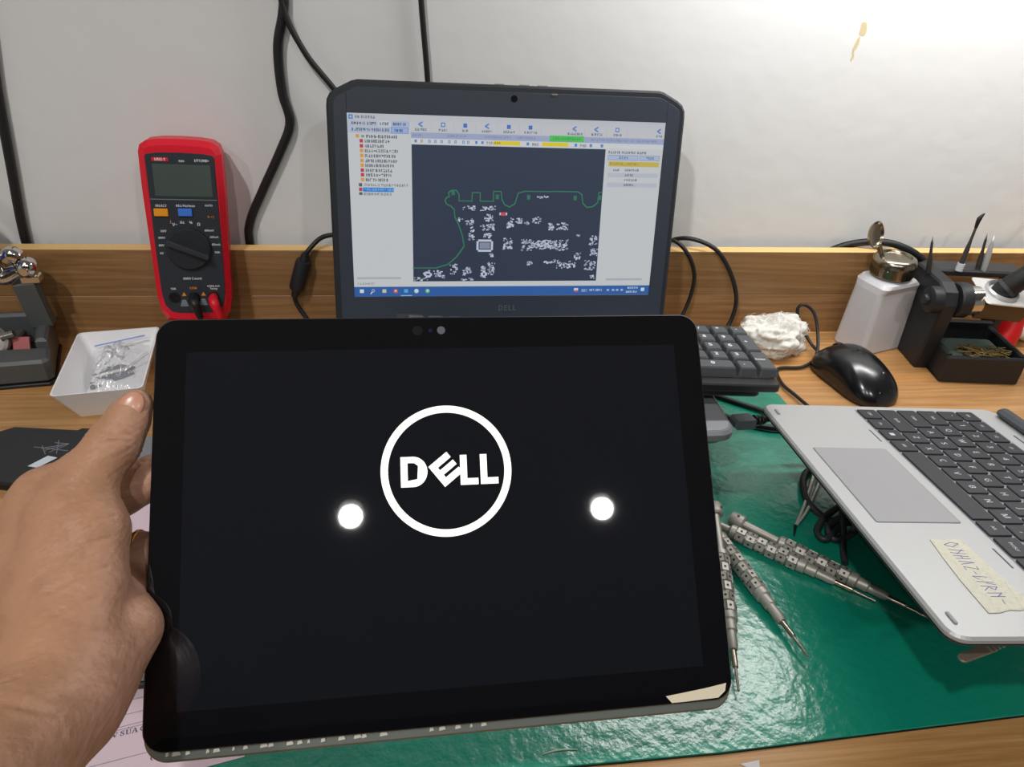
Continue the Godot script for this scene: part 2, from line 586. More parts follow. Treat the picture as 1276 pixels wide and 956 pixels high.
func hand() -> void:
	var bones := [
		[tj(-154.4, 61.5, -3), 0.0074, tj(-158.3, 53.8, -3), 0.0094, 0],
		[tj(-158.3, 53.8, -3), 0.0094, tj(-164.2, 41.4, -2), 0.0119, 0],
		[tj(-164.2, 41.4, -2), 0.0119, tj(-175.5, 23.2, 0), 0.0132, 0],
		[tj(-175.5, 23.2, 0), 0.0132, tj(-180.5, 4.3, 4), 0.017, 0],
		[tj(-176.5, 20.9, 0), 0.013, tj(-169.2, -0.8, 8), 0.016, 0],
		[tj(-169.2, -0.8, 8), 0.016, tj(-167.1, -27.1, 15), 0.016800000000000002, 0],
		[tj(-167.1, -27.1, 15), 0.016800000000000002, tj(-165.8, -48.4, 26), 0.018, 0],
		[tj(-201.2, 10.8, -12), 0.0155, tj(-196.6, -10.1, -4), 0.0175, 0],
		[tj(-196.6, -10.1, -4), 0.0175, tj(-188.2, -38.6, 10), 0.019, 0],
		[tj(-181.0, 21.3, -4), 0.0145, tj(-195.4, 15.9, -8), 0.015, 0],
		[tj(-195.4, 15.9, -8), 0.015, tj(-206.4, 1.7, -10), 0.011, 0],
		[tj(-182.0, 4.3, 4), 0.017, tj(-181.2, -28.3, 12), 0.02, 0],
		[tj(-181.2, -28.3, 12), 0.02, tj(-174.1, -54.8, 24), 0.022, 0],
		[tj(-174.2, -53.1, 24), 0.023, tj(-169.0, -69.2, 36), 0.0225, 0],
		[tj(-169.0, -69.2, 36), 0.0225, tj(-173.5, -81.5, 58), 0.0245, 0],
		[tj(-173.5, -81.5, 58), 0.0245, tj(-180.6, -92.4, 90), 0.028, 0],
		[tj(-180.6, -92.4, 90), 0.028, tj(-189.7, -98.5, 120), 0.033, 0],
		[tj(-189.7, -98.5, 120), 0.033, tj(-196.0, -98.2, 150), 0.038, 0],
		[tj(-186.7, -3.3, -14), 0.014, tj(-171.6, -24.8, -10), 0.013, 1],
		[tj(-171.6, -24.8, -10), 0.013, tj(-161.6, -39.5, 0), 0.014, 1],
		[tj(-167.3, -20.9, -16), 0.011, tj(-158.9, -34.4, -6), 0.012, 1],
		[tj(-158.9, -34.4, -6), 0.012, tj(-151.2, -46.4, 6), 0.0136, 1],
		[tj(-151.2, -46.4, 6), 0.0136, tj(-155.1, -54.3, 11), 0.014199999999999999, 1],
		[tj(-155.1, -54.3, 11), 0.014199999999999999, tj(-159.3, -62.2, 19), 0.0162, 1],
		[tj(-159.3, -62.2, 19), 0.0162, tj(-163.2, -66.3, 24), 0.0184, 1],
		[tj(-163.2, -66.3, 24), 0.0184, tj(-166.5, -73.0, 34), 0.021, 1],
		[tj(-195.5, 7.0, -18), 0.014, tj(-183.3, 10.1, -23), 0.0125, 1],
		[tj(-183.3, 10.1, -23), 0.0125, tj(-168.2, 18.0, -25), 0.0112, 1],
		[tj(-168.2, 18.0, -25), 0.0112, tj(-151.6, 25.9, -24), 0.0106, 1],
		[tj(-151.6, 25.9, -24), 0.0106, tj(-127.7, 27.2, -21), 0.0094, 1],
		[tj(-127.7, 27.2, -21), 0.0094, tj(-111.7, 24.7, -17.8), 0.0076, 1],
		[tj(-188.0, -15.0, -16), 0.013, tj(-177.8, -19.9, -22), 0.0115, 1],
		[tj(-177.8, -19.9, -22), 0.0115, tj(-157.8, -13.5, -23), 0.010199999999999999, 1],
		[tj(-157.8, -13.5, -23), 0.010199999999999999, tj(-134.6, -12.0, -20.5), 0.0092, 1],
		[tj(-134.6, -12.0, -20.5), 0.0092, tj(-115.8, -13.7, -17.5), 0.0076, 1],
		[tj(-181.1, -32.2, -10), 0.013, tj(-169.3, -35.7, -18), 0.0115, 1],
		[tj(-169.3, -35.7, -18), 0.0115, tj(-151.6, -34.1, -21.5), 0.0094, 1],
		[tj(-151.6, -34.1, -21.5), 0.0094, tj(-130.8, -34.5, -20), 0.0086, 1],
		[tj(-130.8, -34.5, -20), 0.0086, tj(-114.6, -36.1, -17.2), 0.0072, 1],
		[tj(-169.8, -44.3, 4), 0.014, tj(-159.7, -49.6, -8), 0.0115, 1],
		[tj(-159.7, -49.6, -8), 0.0115, tj(-149.0, -51.0, -18.5), 0.008199999999999999, 1],
		[tj(-149.0, -51.0, -18.5), 0.008199999999999999, tj(-133.7, -52.9, -18), 0.0076, 1],
		[tj(-133.7, -52.9, -18), 0.0076, tj(-121.8, -54.3, -16.5), 0.0064, 1],
	]
	var creases := [
		[tj(-164.2, 41.4, -2), (tj(-158.3, 53.8, -3) - tj(-164.2, 41.4, -2)).normalized()],
		[tj(-160.7, 48.1, -2), (tj(-156.5, 57.9, -3) - tj(-160.7, 48.1, -2)).normalized()],
		[tj(-175.5, 23.2, 0), (tj(-164.2, 41.4, -2) - tj(-175.5, 23.2, 0)).normalized()],
		[tj(-173.5, 27.0, 0), (tj(-164.2, 41.4, -2) - tj(-173.5, 27.0, 0)).normalized()],
	]
	var nz := (tj(-159.7, 51.0, -3) - tj(-154.0, 62.3, -3)).normalized()
	var ny := (tablet_xf().basis * Vector3(0.3, 0.42, 0.86)).normalized()
	ny = (ny - nz * ny.dot(nz)).normalized()
	var nail_xf := Transform3D(Basis(ny.cross(nz), ny, nz), tj(-155.6, 59.1, -3) + ny * 0.0074)
	var ring_a := tj(-157.0, -13.2, -23)
	var ring_b := tj(-149.8, -12.8, -22)
	var ring_r := 0.0111
	var folds := [
		[Vector2(-165.9, 45.2), Vector2(-158.0, 48.0)],
		[Vector2(-166.5, 42.8), Vector2(-160.5, 45.0), Vector2(-153.9, 44.7)],
		[Vector2(-168.2, 40.2), Vector2(-161.4, 41.5), Vector2(-153.7, 40.4)],
		[Vector2(-158.1, 50.4), Vector2(-152.2, 47.4)],
		[Vector2(-161.2, 19.1), Vector2(-169.9, 22.2), Vector2(-179.1, 20.7)],
		[Vector2(-159.9, 14.5), Vector2(-168.1, 13.4), Vector2(-176.1, 10.0)],
		[Vector2(-156.8, 6.0), Vector2(-166.9, 2.8), Vector2(-176.8, -3.4)],
		[Vector2(-155.3, -4.5), Vector2(-164.7, -7.4), Vector2(-174.0, -12.0)],
		[Vector2(-155.2, -16.4), Vector2(-165.2, -20.2), Vector2(-175.0, -26.5)],
		[Vector2(-156.4, -29.2), Vector2(-167.1, -33.2), Vector2(-176.8, -39.0)],
		[Vector2(-157.6, -42.5), Vector2(-167.5, -47.5), Vector2(-177.6, -50.6)],
		[Vector2(-163.8, -51.3), Vector2(-172.9, -55.2), Vector2(-182.6, -57.6)],
		[Vector2(-194.5, 26.7), Vector2(-185.8, 28.6)],
		[Vector2(-197.1, 23.4), Vector2(-187.0, 24.8)],
		[Vector2(-198.9, 19.7), Vector2(-188.2, 20.4)],
		[Vector2(-159.9, -11.7), Vector2(-166.8, -15.0)],
		[Vector2(-162.6, 1.1), Vector2(-170.3, -1.5)],
		[Vector2(-162.9, -24.4), Vector2(-171.1, -28.2)],
		[Vector2(-153.5, -69.0), Vector2(-164.7, -62.5), Vector2(-173.7, -60.4)],
	]
	var cell := 0.0015
	var kk := 1.0 / 0.0021
	var lo := Vector3.INF
	var hi := -Vector3.INF
	for b in bones:
		for p in [b[0], b[2]]:
			lo = lo.min(p - Vector3.ONE * 0.045)
			hi = hi.max(p + Vector3.ONE * 0.045)
	var n := Vector3i(((hi - lo) / cell).ceil()) + Vector3i.ONE
	var field := PackedFloat32Array()
	field.resize(n.x * n.y * n.z)
	var second := field.duplicate()
	for b in bones:
		var pa: Vector3 = b[0]
		var ra: float = b[1]
		var pb: Vector3 = b[2]
		var rb: float = b[3]
		var ab := pb - pa
		var l2 := ab.length_squared() + 1e-12
		var grow := maxf(ra, rb) + 0.014
		var into := field if b[4] == 0 else second
		var i0 := Vector3i(((pa.min(pb) - Vector3.ONE * grow - lo) / cell).floor()).max(Vector3i.ZERO)
		var i1 := Vector3i(((pa.max(pb) + Vector3.ONE * grow - lo) / cell).ceil()).min(n - Vector3i.ONE)
		for z in range(i0.z, i1.z + 1):
			for y in range(i0.y, i1.y + 1):
				var row := (z * n.y + y) * n.x
				for x in range(i0.x, i1.x + 1):
					var p := lo + Vector3(x, y, z) * cell
					var t := clampf((p - pa).dot(ab) / l2, 0.0, 1.0)
					var d := (p - pa - ab * t).length() - lerpf(ra, rb, t)
					if d < 0.014:
						into[row + x] += exp(-kk * maxf(d, -0.02))
	var inv := tablet_xf().affine_inverse()
	for z in n.z:
		for y in n.y:
			var row := (z * n.y + y) * n.x
			for x in n.x:
				var f := field[row + x]
				var g := second[row + x]
				var d := 0.02 if f <= 1e-9 else -log(f) / kk
				var d1 := 0.02 if g <= 1e-9 else -log(g) / kk
				if minf(d, d1) < 0.015:
					# the thumb side and the palm meet in a crease that fades towards the wrist
					var fade := (inv * (lo + Vector3(x, y, z) * cell)).y
					var w := lerpf(0.014, 0.0014, clampf((fade + 0.062) / 0.045, 0.0, 1.0))
					var h := maxf(w - absf(d - d1), 0.0) / w
					d = minf(d, d1) - h * h * w * 0.25
				if d < 0.015:
					# the skin gives way where it meets the tablet
					var q := inv * (lo + Vector3(x, y, z) * cell)
					var bx := maxf(maxf(absf(q.x) - 0.1464, absf(q.y) - 0.1049), maxf(q.z - 0.0003, -0.0107 - q.z))
					d = maxf(d, -bx)
				field[row + x] = d
	# surface nets
	var ids := {}
	var verts := PackedVector3Array()
	var stepx := 1
	var stepy := n.x
	var stepz := n.x * n.y
	for z in n.z - 1:
		for y in n.y - 1:
			for x in n.x - 1:
				var i := z * stepz + y * stepy + x
				var a := field[i]
				if a > 0.012: continue
				var c := [a, field[i + 1], field[i + stepy], field[i + stepy + 1], field[i + stepz], field[i + stepz + 1], field[i + stepz + stepy], field[i + stepz + stepy + 1]]
				var neg := 0
				for v in c:
					if v < 0.0: neg += 1
				if neg == 0 or neg == 8: continue
				var sum := Vector3.ZERO
				var cnt := 0
				for e in [[0, 1], [2, 3], [4, 5], [6, 7], [0, 2], [1, 3], [4, 6], [5, 7], [0, 4], [1, 5], [2, 6], [3, 7]]:
					var u: float = c[e[0]]
					var v: float = c[e[1]]
					if (u < 0.0) != (v < 0.0):
						var t := u / (u - v)
						var p0 := Vector3(e[0] & 1, (e[0] >> 1) & 1, e[0] >> 2)
						var p1 := Vector3(e[1] & 1, (e[1] >> 1) & 1, e[1] >> 2)
						sum += p0.lerp(p1, t)
						cnt += 1
				ids[i] = verts.size()
				verts.append(lo + (Vector3(x, y, z) + sum / cnt) * cell)
	var idx := PackedInt32Array()
	for i in ids:
		var a := field[i]
		for ax in 3:
			var s1: int = [stepx, stepy, stepz][ax]
			var s2: int = [stepy, stepz, stepx][ax]
			var s3: int = [stepz, stepx, stepy][ax]
			var b := field[i + s1]
			if (a < 0.0) == (b < 0.0): continue
			if not (ids.has(i - s2) and ids.has(i - s3) and ids.has(i - s2 - s3)): continue
			var q := [ids[i], ids[i - s2], ids[i - s2 - s3], ids[i - s3]]
			if a < 0.0: q = [q[0], q[3], q[2], q[1]]
			idx.append_array(PackedInt32Array([q[0], q[1], q[2], q[0], q[2], q[3]]))
	# normals from the faces, then fine creases and colour
	var nor := PackedVector3Array()
	nor.resize(verts.size())
	for pass_ in 4:
		if pass_ > 0:   # relax a little
			var acc := PackedVector3Array()
			acc.resize(verts.size())
			var num := PackedInt32Array()
			num.resize(verts.size())
			for t in range(0, idx.size(), 3):
				for e in 3:
					acc[idx[t + e]] += verts[idx[t + (e + 1) % 3]]
					num[idx[t + e]] += 1
			for v in verts.size():
				if num[v] > 2: verts[v] = verts[v].lerp(acc[v] / num[v], 0.5)
	for t in range(0, idx.size(), 3):
		var f := (verts[idx[t + 2]] - verts[idx[t]]).cross(verts[idx[t + 1]] - verts[idx[t]])
		for e in 3: nor[idx[t + e]] += f
	var fold := FastNoiseLite.new()
	fold.seed = 5
	fold.frequency = 1.0
	fold.fractal_octaves = 3
	var col := PackedColorArray()
	for v in verts.size():
		nor[v] = nor[v].normalized()
		var q := inv * verts[v] * 1000.0
		var w := fold.get_noise_3d(q.x * 0.05, q.y * 0.05, q.z * 0.05)
		# the palm side is pinker than the back and the wrist
		var palm := clampf((q.x + 166.0) / 16.0, 0.0, 1.0)
		var tone := Color(0.46, 0.245, 0.142).lerp(Color(0.52, 0.285, 0.20), palm)
		tone = tone.lerp(Color(0.38, 0.20, 0.115), clampf(w * 0.9, 0.0, 0.5))
		col.append(tone)
		# knuckle creases across the thumb
		var d := 0.0
		for kn in creases:
			var r: Vector3 = verts[v] - kn[0]
			var s: float = r.dot(kn[1])
			var far: float = (r - kn[1] * s).length()
			if far < 0.02 and absf(s) < 0.009:
				d += -0.00035 * maxf(0.0, sin(s * 2200.0 + w * 2.0)) * (1.0 - absf(s) / 0.009)
		# long creases of the palm and the knuckles
		if nor[v].dot(tablet_xf().basis.z) > 0.1:
			var at := Vector2(q.x, q.y) + Vector2(w, -w) * 1.6
			for fo in folds:
				if absf(fo[0].x - at.x) > 30.0 or absf(fo[0].y - at.y) > 25.0: continue
				for e in fo.size() - 1:
					var near := Geometry2D.get_closest_point_to_segment(at, fo[e], fo[e + 1])
					var gap := near.distance_to(at)
					if gap < 2.4: d += -0.00060 * exp(-gap * gap / 0.6) + 0.00014 * exp(-pow(gap - 1.4, 2.0) / 0.5)
		verts[v] += nor[v] * d
	nor.fill(Vector3.ZERO)
	for t in range(0, idx.size(), 3):
		var f := (verts[idx[t + 2]] - verts[idx[t]]).cross(verts[idx[t + 1]] - verts[idx[t]])
		for e in 3: nor[idx[t + e]] += f
	for v in verts.size(): nor[v] = nor[v].normalized()
	var arr := []
	arr.resize(Mesh.ARRAY_MAX)
	arr[Mesh.ARRAY_VERTEX] = verts
	arr[Mesh.ARRAY_NORMAL] = nor
	arr[Mesh.ARRAY_COLOR] = col
	arr[Mesh.ARRAY_INDEX] = idx
	var am := ArrayMesh.new()
	am.add_surface_from_arrays(Mesh.PRIMITIVE_TRIANGLES, arr)
	var skin := relief(mat(Color.WHITE, 0.5, 0.0, 0.4), bump(0.02, 10.0, 31, 5, FastNoiseLite.TYPE_PERLIN), 1.0, 0.8)
	skin.uv1_scale = Vector3(7.0, 26.0, 14.0)
	skin.vertex_color_use_as_albedo = true
	skin.subsurf_scatter_enabled = true
	skin.subsurf_scatter_strength = 0.04
	var o := Node3D.new()
	o.name = "person"
	add_child(o)
	tag(o, "bare left hand and forearm gripping the tablet by its edge", "hand")
	obj("hand", am, skin, o)
	# the thumb nail
	var s := st()
	blob(s, Vector3.ZERO, Vector3(0.0058, 0.0018, 0.0078), Basis(), 20)
	obj("nail", s, mat(Color(0.80, 0.58, 0.49), 0.28), o, nail_xf)
	s = st()
	blob(s, Vector3(0, 0.0001, 0.0064), Vector3(0.0044, 0.0016, 0.0018), Basis(), 16)
	obj("nail_tip", s, mat(Color(0.84, 0.77, 0.67), 0.3), o, nail_xf)
	# a gold ring on the middle finger, in the gap beside the tablet
	s = st()
	var rx := along(ring_a, ring_b)
	var pts := []
	for k in 25:
		var a := TAU * k / 24
		pts.append(rx * Vector3(cos(a) * ring_r, 0, sin(a) * ring_r))
	tube(s, pts, 0.0013, 8, 1, false)
	var g := obj("finger_ring", s, mat(Color(0.85, 0.62, 0.28), 0.22, 1.0))
	tag(g, "narrow gold ring on a finger behind the tablet edge", "ring")

# ---------------------------------------------------------------- a tiny 3x5 letter set for print on the screen
const GLYPH := {"A": "25755", "B": "65656", "C": "34443", "D": "65556", "E": "74647", "F": "74644", "G": "34553", "H": "55755", "I": "72227", "J": "11152", "K": "55655", "L": "44447", "M": "57755", "N": "65555", "O": "25552", "P": "65644", "Q": "25563", "R": "65655", "S": "34216", "T": "72222", "U": "55557", "V": "55552", "W": "55775", "X": "55255", "Y": "55222", "Z": "71247", "0": "75557", "1": "26227", "2": "71747", "3": "71717", "4": "55711", "5": "74717", "6": "74757", "7": "71111", "8": "75757", "9": "75717", ".": "00002", "-": "00700", "/": "11244", "%": "51245", ":": "02020"}

func write(im: Image, words: String, x: int, y: int, c: Color, k := 2) -> void:
	for ch in words.to_upper():
		if GLYPH.has(ch):
			var g: String = GLYPH[ch]
			for r in 5:
				var bits := int(g[r])
				for b in 3:
					if bits & (4 >> b): im.fill_rect(Rect2i(x + b * k, y + r * k, k, k), c)
		x += 4 * k

func ink_line(im: Image, a: Vector2, b: Vector2, w: int, c: Color) -> void:
	var n := int(a.distance_to(b)) + 1
	for i in n + 1:
		var p := a.lerp(b, float(i) / n)
		im.fill_rect(Rect2i(int(p.x) - w / 2, int(p.y) - w / 2, w, w), c)

func scribble(im: Image, r: Rect2i, c: Color) -> void:   # a run of unreadable small characters
	var x := r.position.x
	while x < r.end.x:
		var w := rng.randi_range(5, 9)
		for k in 3:
			if rng.randf() < 0.75: im.fill_rect(Rect2i(x + rng.randi_range(0, 2), r.position.y + rng.randi_range(0, r.size.y - 2), mini(w - 2, r.end.x - x), 2), c)
			if rng.randf() < 0.6: im.fill_rect(Rect2i(x + rng.randi_range(0, w - 3), r.position.y, 2, r.size.y), c)
		x += w + 1

func screen_picture() -> ImageTexture:
	var W := 1096
	var H := 616
	var im := Image.create(W, H, false, Image.FORMAT_RGB8)
	var pale := hexa("d6dadc")
	var ink := hexa("7a828f")
	im.fill(pale)
	im.fill_rect(Rect2i(0, 0, W, 22), hexa("cdd0d6"))
	im.fill_rect(Rect2i(207, 20, 890, 40), hexa("d2d3d8"))
	im.fill_rect(Rect2i(0, 22, 204, 40), hexa("c4cbdc"))
	im.fill_rect(Rect2i(5, 5, 14, 14), hexa("4f8fd0"))
	im.fill_rect(Rect2i(9, 9, 6, 6), hexa("c5d5e8"))
	scribble(im, Rect2i(26, 7, 64, 9), ink)
	for a in [[14, 42], [64, 28], [106, 28]]: scribble(im, Rect2i(a[0], 27, a[1], 9), hexa("5d6675"))
	im.fill_rect(Rect2i(100, 22, 42, 18), hexa("d8dce0"))
	scribble(im, Rect2i(106, 27, 28, 9), hexa("5d6675"))
	im.fill_rect(Rect2i(144, 22, 60, 18), hexa("b4c4e2"))
	scribble(im, Rect2i(149, 27, 40, 9), hexa("49618f"))
	scribble(im, Rect2i(14, 46, 122, 10), hexa("5f7499"))
	im.fill_rect(Rect2i(141, 41, 58, 20), hexa("7f9ad2"))
	im.fill_rect(Rect2i(143, 43, 54, 16), hexa("a9bde6"))
	scribble(im, Rect2i(152, 47, 34, 9), hexa("3f5fa5"))
	# the file tree
	var red := hexa("cc3a48")
	var gold := hexa("eaa548")
	var rows := [gold, red, red, gold, gold, gold, gold, red, red, gold]
	for k in 10:
		var y := 66 + int(k * 15.6)
		var x := 26 if k == 0 else 38
		im.fill_rect(Rect2i(x, y, 11, 11), rows[k])
		if k == 0: im.fill_rect(Rect2i(44, y + 2, 10, 8), hexa("7fa3a3"))
		scribble(im, Rect2i(60 if k == 0 else 54, y + 1, [98, 84, 62, 108, 102, 106, 96, 88, 86, 74][k], 10), hexa("666d77"))
	im.fill_rect(Rect2i(30, 223, 11, 11), hexa("59636f"))
	scribble(im, Rect2i(46, 224, 150, 9), hexa("8d939c"))
	im.fill_rect(Rect2i(30, 238, 11, 11), red)
	im.fill_rect(Rect2i(43, 237, 104, 14), hexa("2f86e0"))
	scribble(im, Rect2i(48, 240, 92, 8), hexa("8fc0f4"))
	im.fill_rect(Rect2i(30, 253, 11, 9), hexa("59636f"))
	scribble(im, Rect2i(46, 254, 88, 9), hexa("8d939c"))
	# tool bar
	var k2 := 0
	for x in [240, 315, 390, 464, 539, 614, 769, 847, 922, 1075]:
		if k2 in [1, 8]:
			im.fill_rect(Rect2i(x - 7, 22, 14, 14), hexa("4f7fd0"))
			im.fill_rect(Rect2i(x - 4, 25, 8, 8), pale)
		elif k2 in [2, 4, 5]:
			im.fill_rect(Rect2i(x - 7, 23, 13, 13), hexa("4079cf"))
		else:
			ink_line(im, Vector2(x - 6, 30), Vector2(x + 5, 23), 4, hexa("5f8fd6"))
			ink_line(im, Vector2(x - 6, 30), Vector2(x + 5, 36), 4, hexa("5f8fd6"))
		var w: int = [40, 30, 20, 38, 40, 42, 48, 34, 26, 18][k2]
		scribble(im, Rect2i(x - w / 2, 42, w, 8), ink)
		im.fill_rect(Rect2i(x + 36, 22, 1, 30), hexa("b9bcc4"))
		k2 += 1
	im.fill_rect(Rect2i(207, 55, 890, 19), hexa("aab4d4"))
	for a in [[212, 30], [330, 60], [455, 90], [560, 70], [690, 90], [830, 160], [1000, 70]]: scribble(im, Rect2i(a[0], 60, a[1], 8), hexa("8d99c0"))
	im.fill_rect(Rect2i(682, 53, 122, 20), hexa("52d05a"))
	scribble(im, Rect2i(694, 58, 96, 9), hexa("3fae48"))
	im.fill_rect(Rect2i(207, 74, 890, 17), hexa("dfe2e4"))
	k2 = 0
	for x in [223, 243, 269, 289, 310, 336, 357, 384, 400, 428, 449]:
		im.fill_rect(Rect2i(x - 4, 78, 8, 9), hexa("5f8fd6") if k2 != 1 else hexa("c08f5f"))
		if not k2 in [0, 9, 10]: im.fill_rect(Rect2i(x - 2, 80, 4, 5), hexa("cdd6e2"))
		k2 += 1
	write(im, "TYPE", 462, 79, ink, 2)
	for x in [487, 657]: im.fill_rect(Rect2i(x, 76, 92, 13), hexa("f0d91c"))
	scribble(im, Rect2i(490, 79, 20, 7), hexa("a8961a"))
	for x in [602, 772, 826, 866]:
		im.fill_rect(Rect2i(x, 78, 9, 10), hexa("5f8fd6"))
	write(im, "MAX", 622, 79, ink, 2)
	write(im, "PAD", 792, 79, ink, 2)
	# the board drawing
	var bg := hexa("2b3448")
	im.fill_rect(Rect2i(209, 94, 676, 468), bg)
	var green := hexa("2f8f5c")
	var edge := [208, 513, 291, 513, 333, 500, 363, 473, 390, 435, 383, 397, 370, 360, 356, 332, 354, 307, 341, 295, 327, 289, 321, 276, 327, 267, 337, 263, 333, 251, 345, 241, 361, 242, 370, 255, 370, 277, 415, 278, 417, 248, 444, 248, 445, 277, 492, 277, 491, 243, 518, 243, 521, 269, 532, 289, 549, 296, 568, 285, 579, 248, 602, 242, 794, 240, 809, 249, 816, 281, 832, 295, 854, 291, 870, 277, 872, 242, 884, 241]
	for i in range(0, edge.size() - 2, 2):
		ink_line(im, Vector2(edge[i], edge[i + 1]), Vector2(edge[i + 2], edge[i + 3]), 3, green)
	for p in [[350, 250], [505, 262], [617, 262], [786, 262], [877, 260]]: im.fill_rect(Rect2i(p[0] - 6, p[1] - 8, 12, 16), hexa("2f7a5f"))
	# faint reflections of windows in the drawing are left out; components follow
	var part := hexa("cfd6ea")
	var groups := [380, 293, 430, 310, 444, 292, 503, 312, 366, 334, 385, 350, 393, 336, 425, 362, 457, 318, 496, 351, 405, 364, 428, 414, 446, 355, 501, 380, 455, 388, 491, 407, 477, 460, 497, 477, 338, 498, 368, 537, 384, 509, 419, 541, 448, 500, 470, 552, 474, 490, 505, 540, 241, 521, 275, 551, 280, 520, 321, 551, 211, 545, 260, 561, 380, 550, 428, 561, 538, 346, 567, 375, 523, 405, 567, 447, 638, 257, 670, 268, 672, 255, 692, 264, 554, 332, 600, 356, 600, 346, 624, 358, 633, 329, 669, 354, 686, 349, 715, 378, 722, 347, 770, 378, 596, 409, 640, 451, 632, 411, 730, 446, 632, 411, 730, 446, 726, 409, 772, 451, 799, 390, 817, 399, 844, 395, 880, 431, 852, 442, 892, 472, 620, 483, 641, 507, 679, 483, 740, 500, 730, 486, 805, 516, 835, 485, 882, 523, 859, 540, 880, 556, 795, 457, 821, 485]
	for i in range(0, groups.size(), 4):
		var r := Rect2i(groups[i], groups[i + 1], groups[i + 2] - groups[i], groups[i + 3] - groups[i + 1])
		for k in int(r.get_area() / 55.0) + 2:
			var w := rng.randi_range(3, 9)
			var h := rng.randi_range(3, 6)
			var q := Rect2i(r.position.x + rng.randi_range(0, maxi(1, r.size.x - w)), r.position.y + rng.randi_range(0, maxi(1, r.size.y - h)), w, h)
			im.fill_rect(q, part)
			if rng.randf() < 0.35: im.fill_rect(q.grow(-1), hexa("6d7690"))
	for a in [[434, 411, 60, 44], [247, 526, 28, 22], [452, 524, 22, 24]]:   # chips with pins all round
		im.fill_rect(Rect2i(a[0], a[1] + 6, a[2], a[3] - 12), part)
		im.fill_rect(Rect2i(a[0] + 6, a[1], a[2] - 12, a[3]), part)
		im.fill_rect(Rect2i(a[0] + 8, a[1] + 8, a[2] - 16, a[3] - 16), bg)
		im.fill_rect(Rect2i(a[0] + 11, a[1] + 11, a[2] - 22, a[3] - 22), hexa("8f98b0"))
	im.fill_rect(Rect2i(514, 316, 28, 9), hexa("d9dfee"))
	im.fill_rect(Rect2i(519, 315, 18, 12), hexa("d84a5a"))
	# right-hand panel
	for a in [[896, 40], [945, 50], [1000, 36]]: scribble(im, Rect2i(a[0], 99, a[1], 9), ink)
	for a in [[895, 112], [1011, 76]]:
		im.fill_rect(Rect2i(a[0], 112, a[1], 18), hexa("8fa5cc"))
		im.fill_rect(Rect2i(a[0] + 2, 114, a[1] - 4, 14), hexa("b9c8e2"))
		scribble(im, Rect2i(a[0] + a[1] / 2 - 14, 117, 30, 8), hexa("7287ae"))
	im.fill_rect(Rect2i(900, 134, 186, 17), hexa("d6bf52"))
	scribble(im, Rect2i(904, 138, 100, 8), hexa("b39c3c"))
	for k in 4:
		if k % 2 == 1: im.fill_rect(Rect2i(900, 156 + k * 17, 186, 15), hexa("c6cbd8"))
		scribble(im, Rect2i(962, 159 + k * 17, [46, 34, 46, 38][k], 8), ink)
	scribble(im, Rect2i(918, 159, 18, 8), ink)
	# scroll bars, status line, task bar
	im.fill_rect(Rect2i(11, 546, 154, 7), hexa("b4bcc8"))
	im.fill_rect(Rect2i(924, 554, 140, 7), hexa("b4bcc8"))
	scribble(im, Rect2i(12, 566, 60, 7), hexa("9ba2ac"))
	im.fill_rect(Rect2i(0, 581, W, 35), hexa("2c62ae"))
	var icon := ["e8eef6", "e8eef6", "d8d2b8", "d8605a", "58b4ee", "cfe0ee", "78c890"]
	k2 = 0
	for x in [26, 65, 105, 145, 182, 219, 259]:
		var c := hexa(icon[k2])
		if k2 == 1:
			for a in 12: im.fill_rect(Rect2i(x + int(5 * cos(a * TAU / 12)), 594 + int(5 * sin(a * TAU / 12)), 2, 2), c)
			ink_line(im, Vector2(x - 3, 600), Vector2(x - 8, 606), 3, c)
		elif k2 == 3 or k2 > 4:
			for yy in 17:
				var hw := int(sqrt(maxf(0.0, 72.0 - pow(yy - 8.5, 2.0))))
				im.fill_rect(Rect2i(x - hw, 588 + yy, hw * 2, 1), c)
			im.fill_rect(Rect2i(x - 3, 593, 6, 6), hexa("f0f0f0"))
		else:
			im.fill_rect(Rect2i(x - 7, 590, 14, 13), c)
		k2 += 1
	im.fill_rect(Rect2i(163, 612, 40, 3), hexa("a8cdf4"))
	im.fill_rect(Rect2i(803, 590, 16, 10), hexa("e6eaf2"))
	im.fill_rect(Rect2i(806, 598, 14, 6), hexa("d8606a"))
	write(im, "32%", 832, 594, hexa("c4d4ec"), 2)
	scribble(im, Rect2i(862, 593, 48, 9), hexa("c4d4ec"))
	for x in [930, 950, 966, 984]: im.fill_rect(Rect2i(x, 594, 10, 8), hexa("a9c0e2"))
	scribble(im, Rect2i(1010, 586, 38, 8), hexa("c4d4ec"))
	scribble(im, Rect2i(1006, 601, 44, 8), hexa("c4d4ec"))
	im.fill_rect(Rect2i(1064, 590, 14, 13), hexa("dbe6f4"))
	return ImageTexture.create_from_image(im)

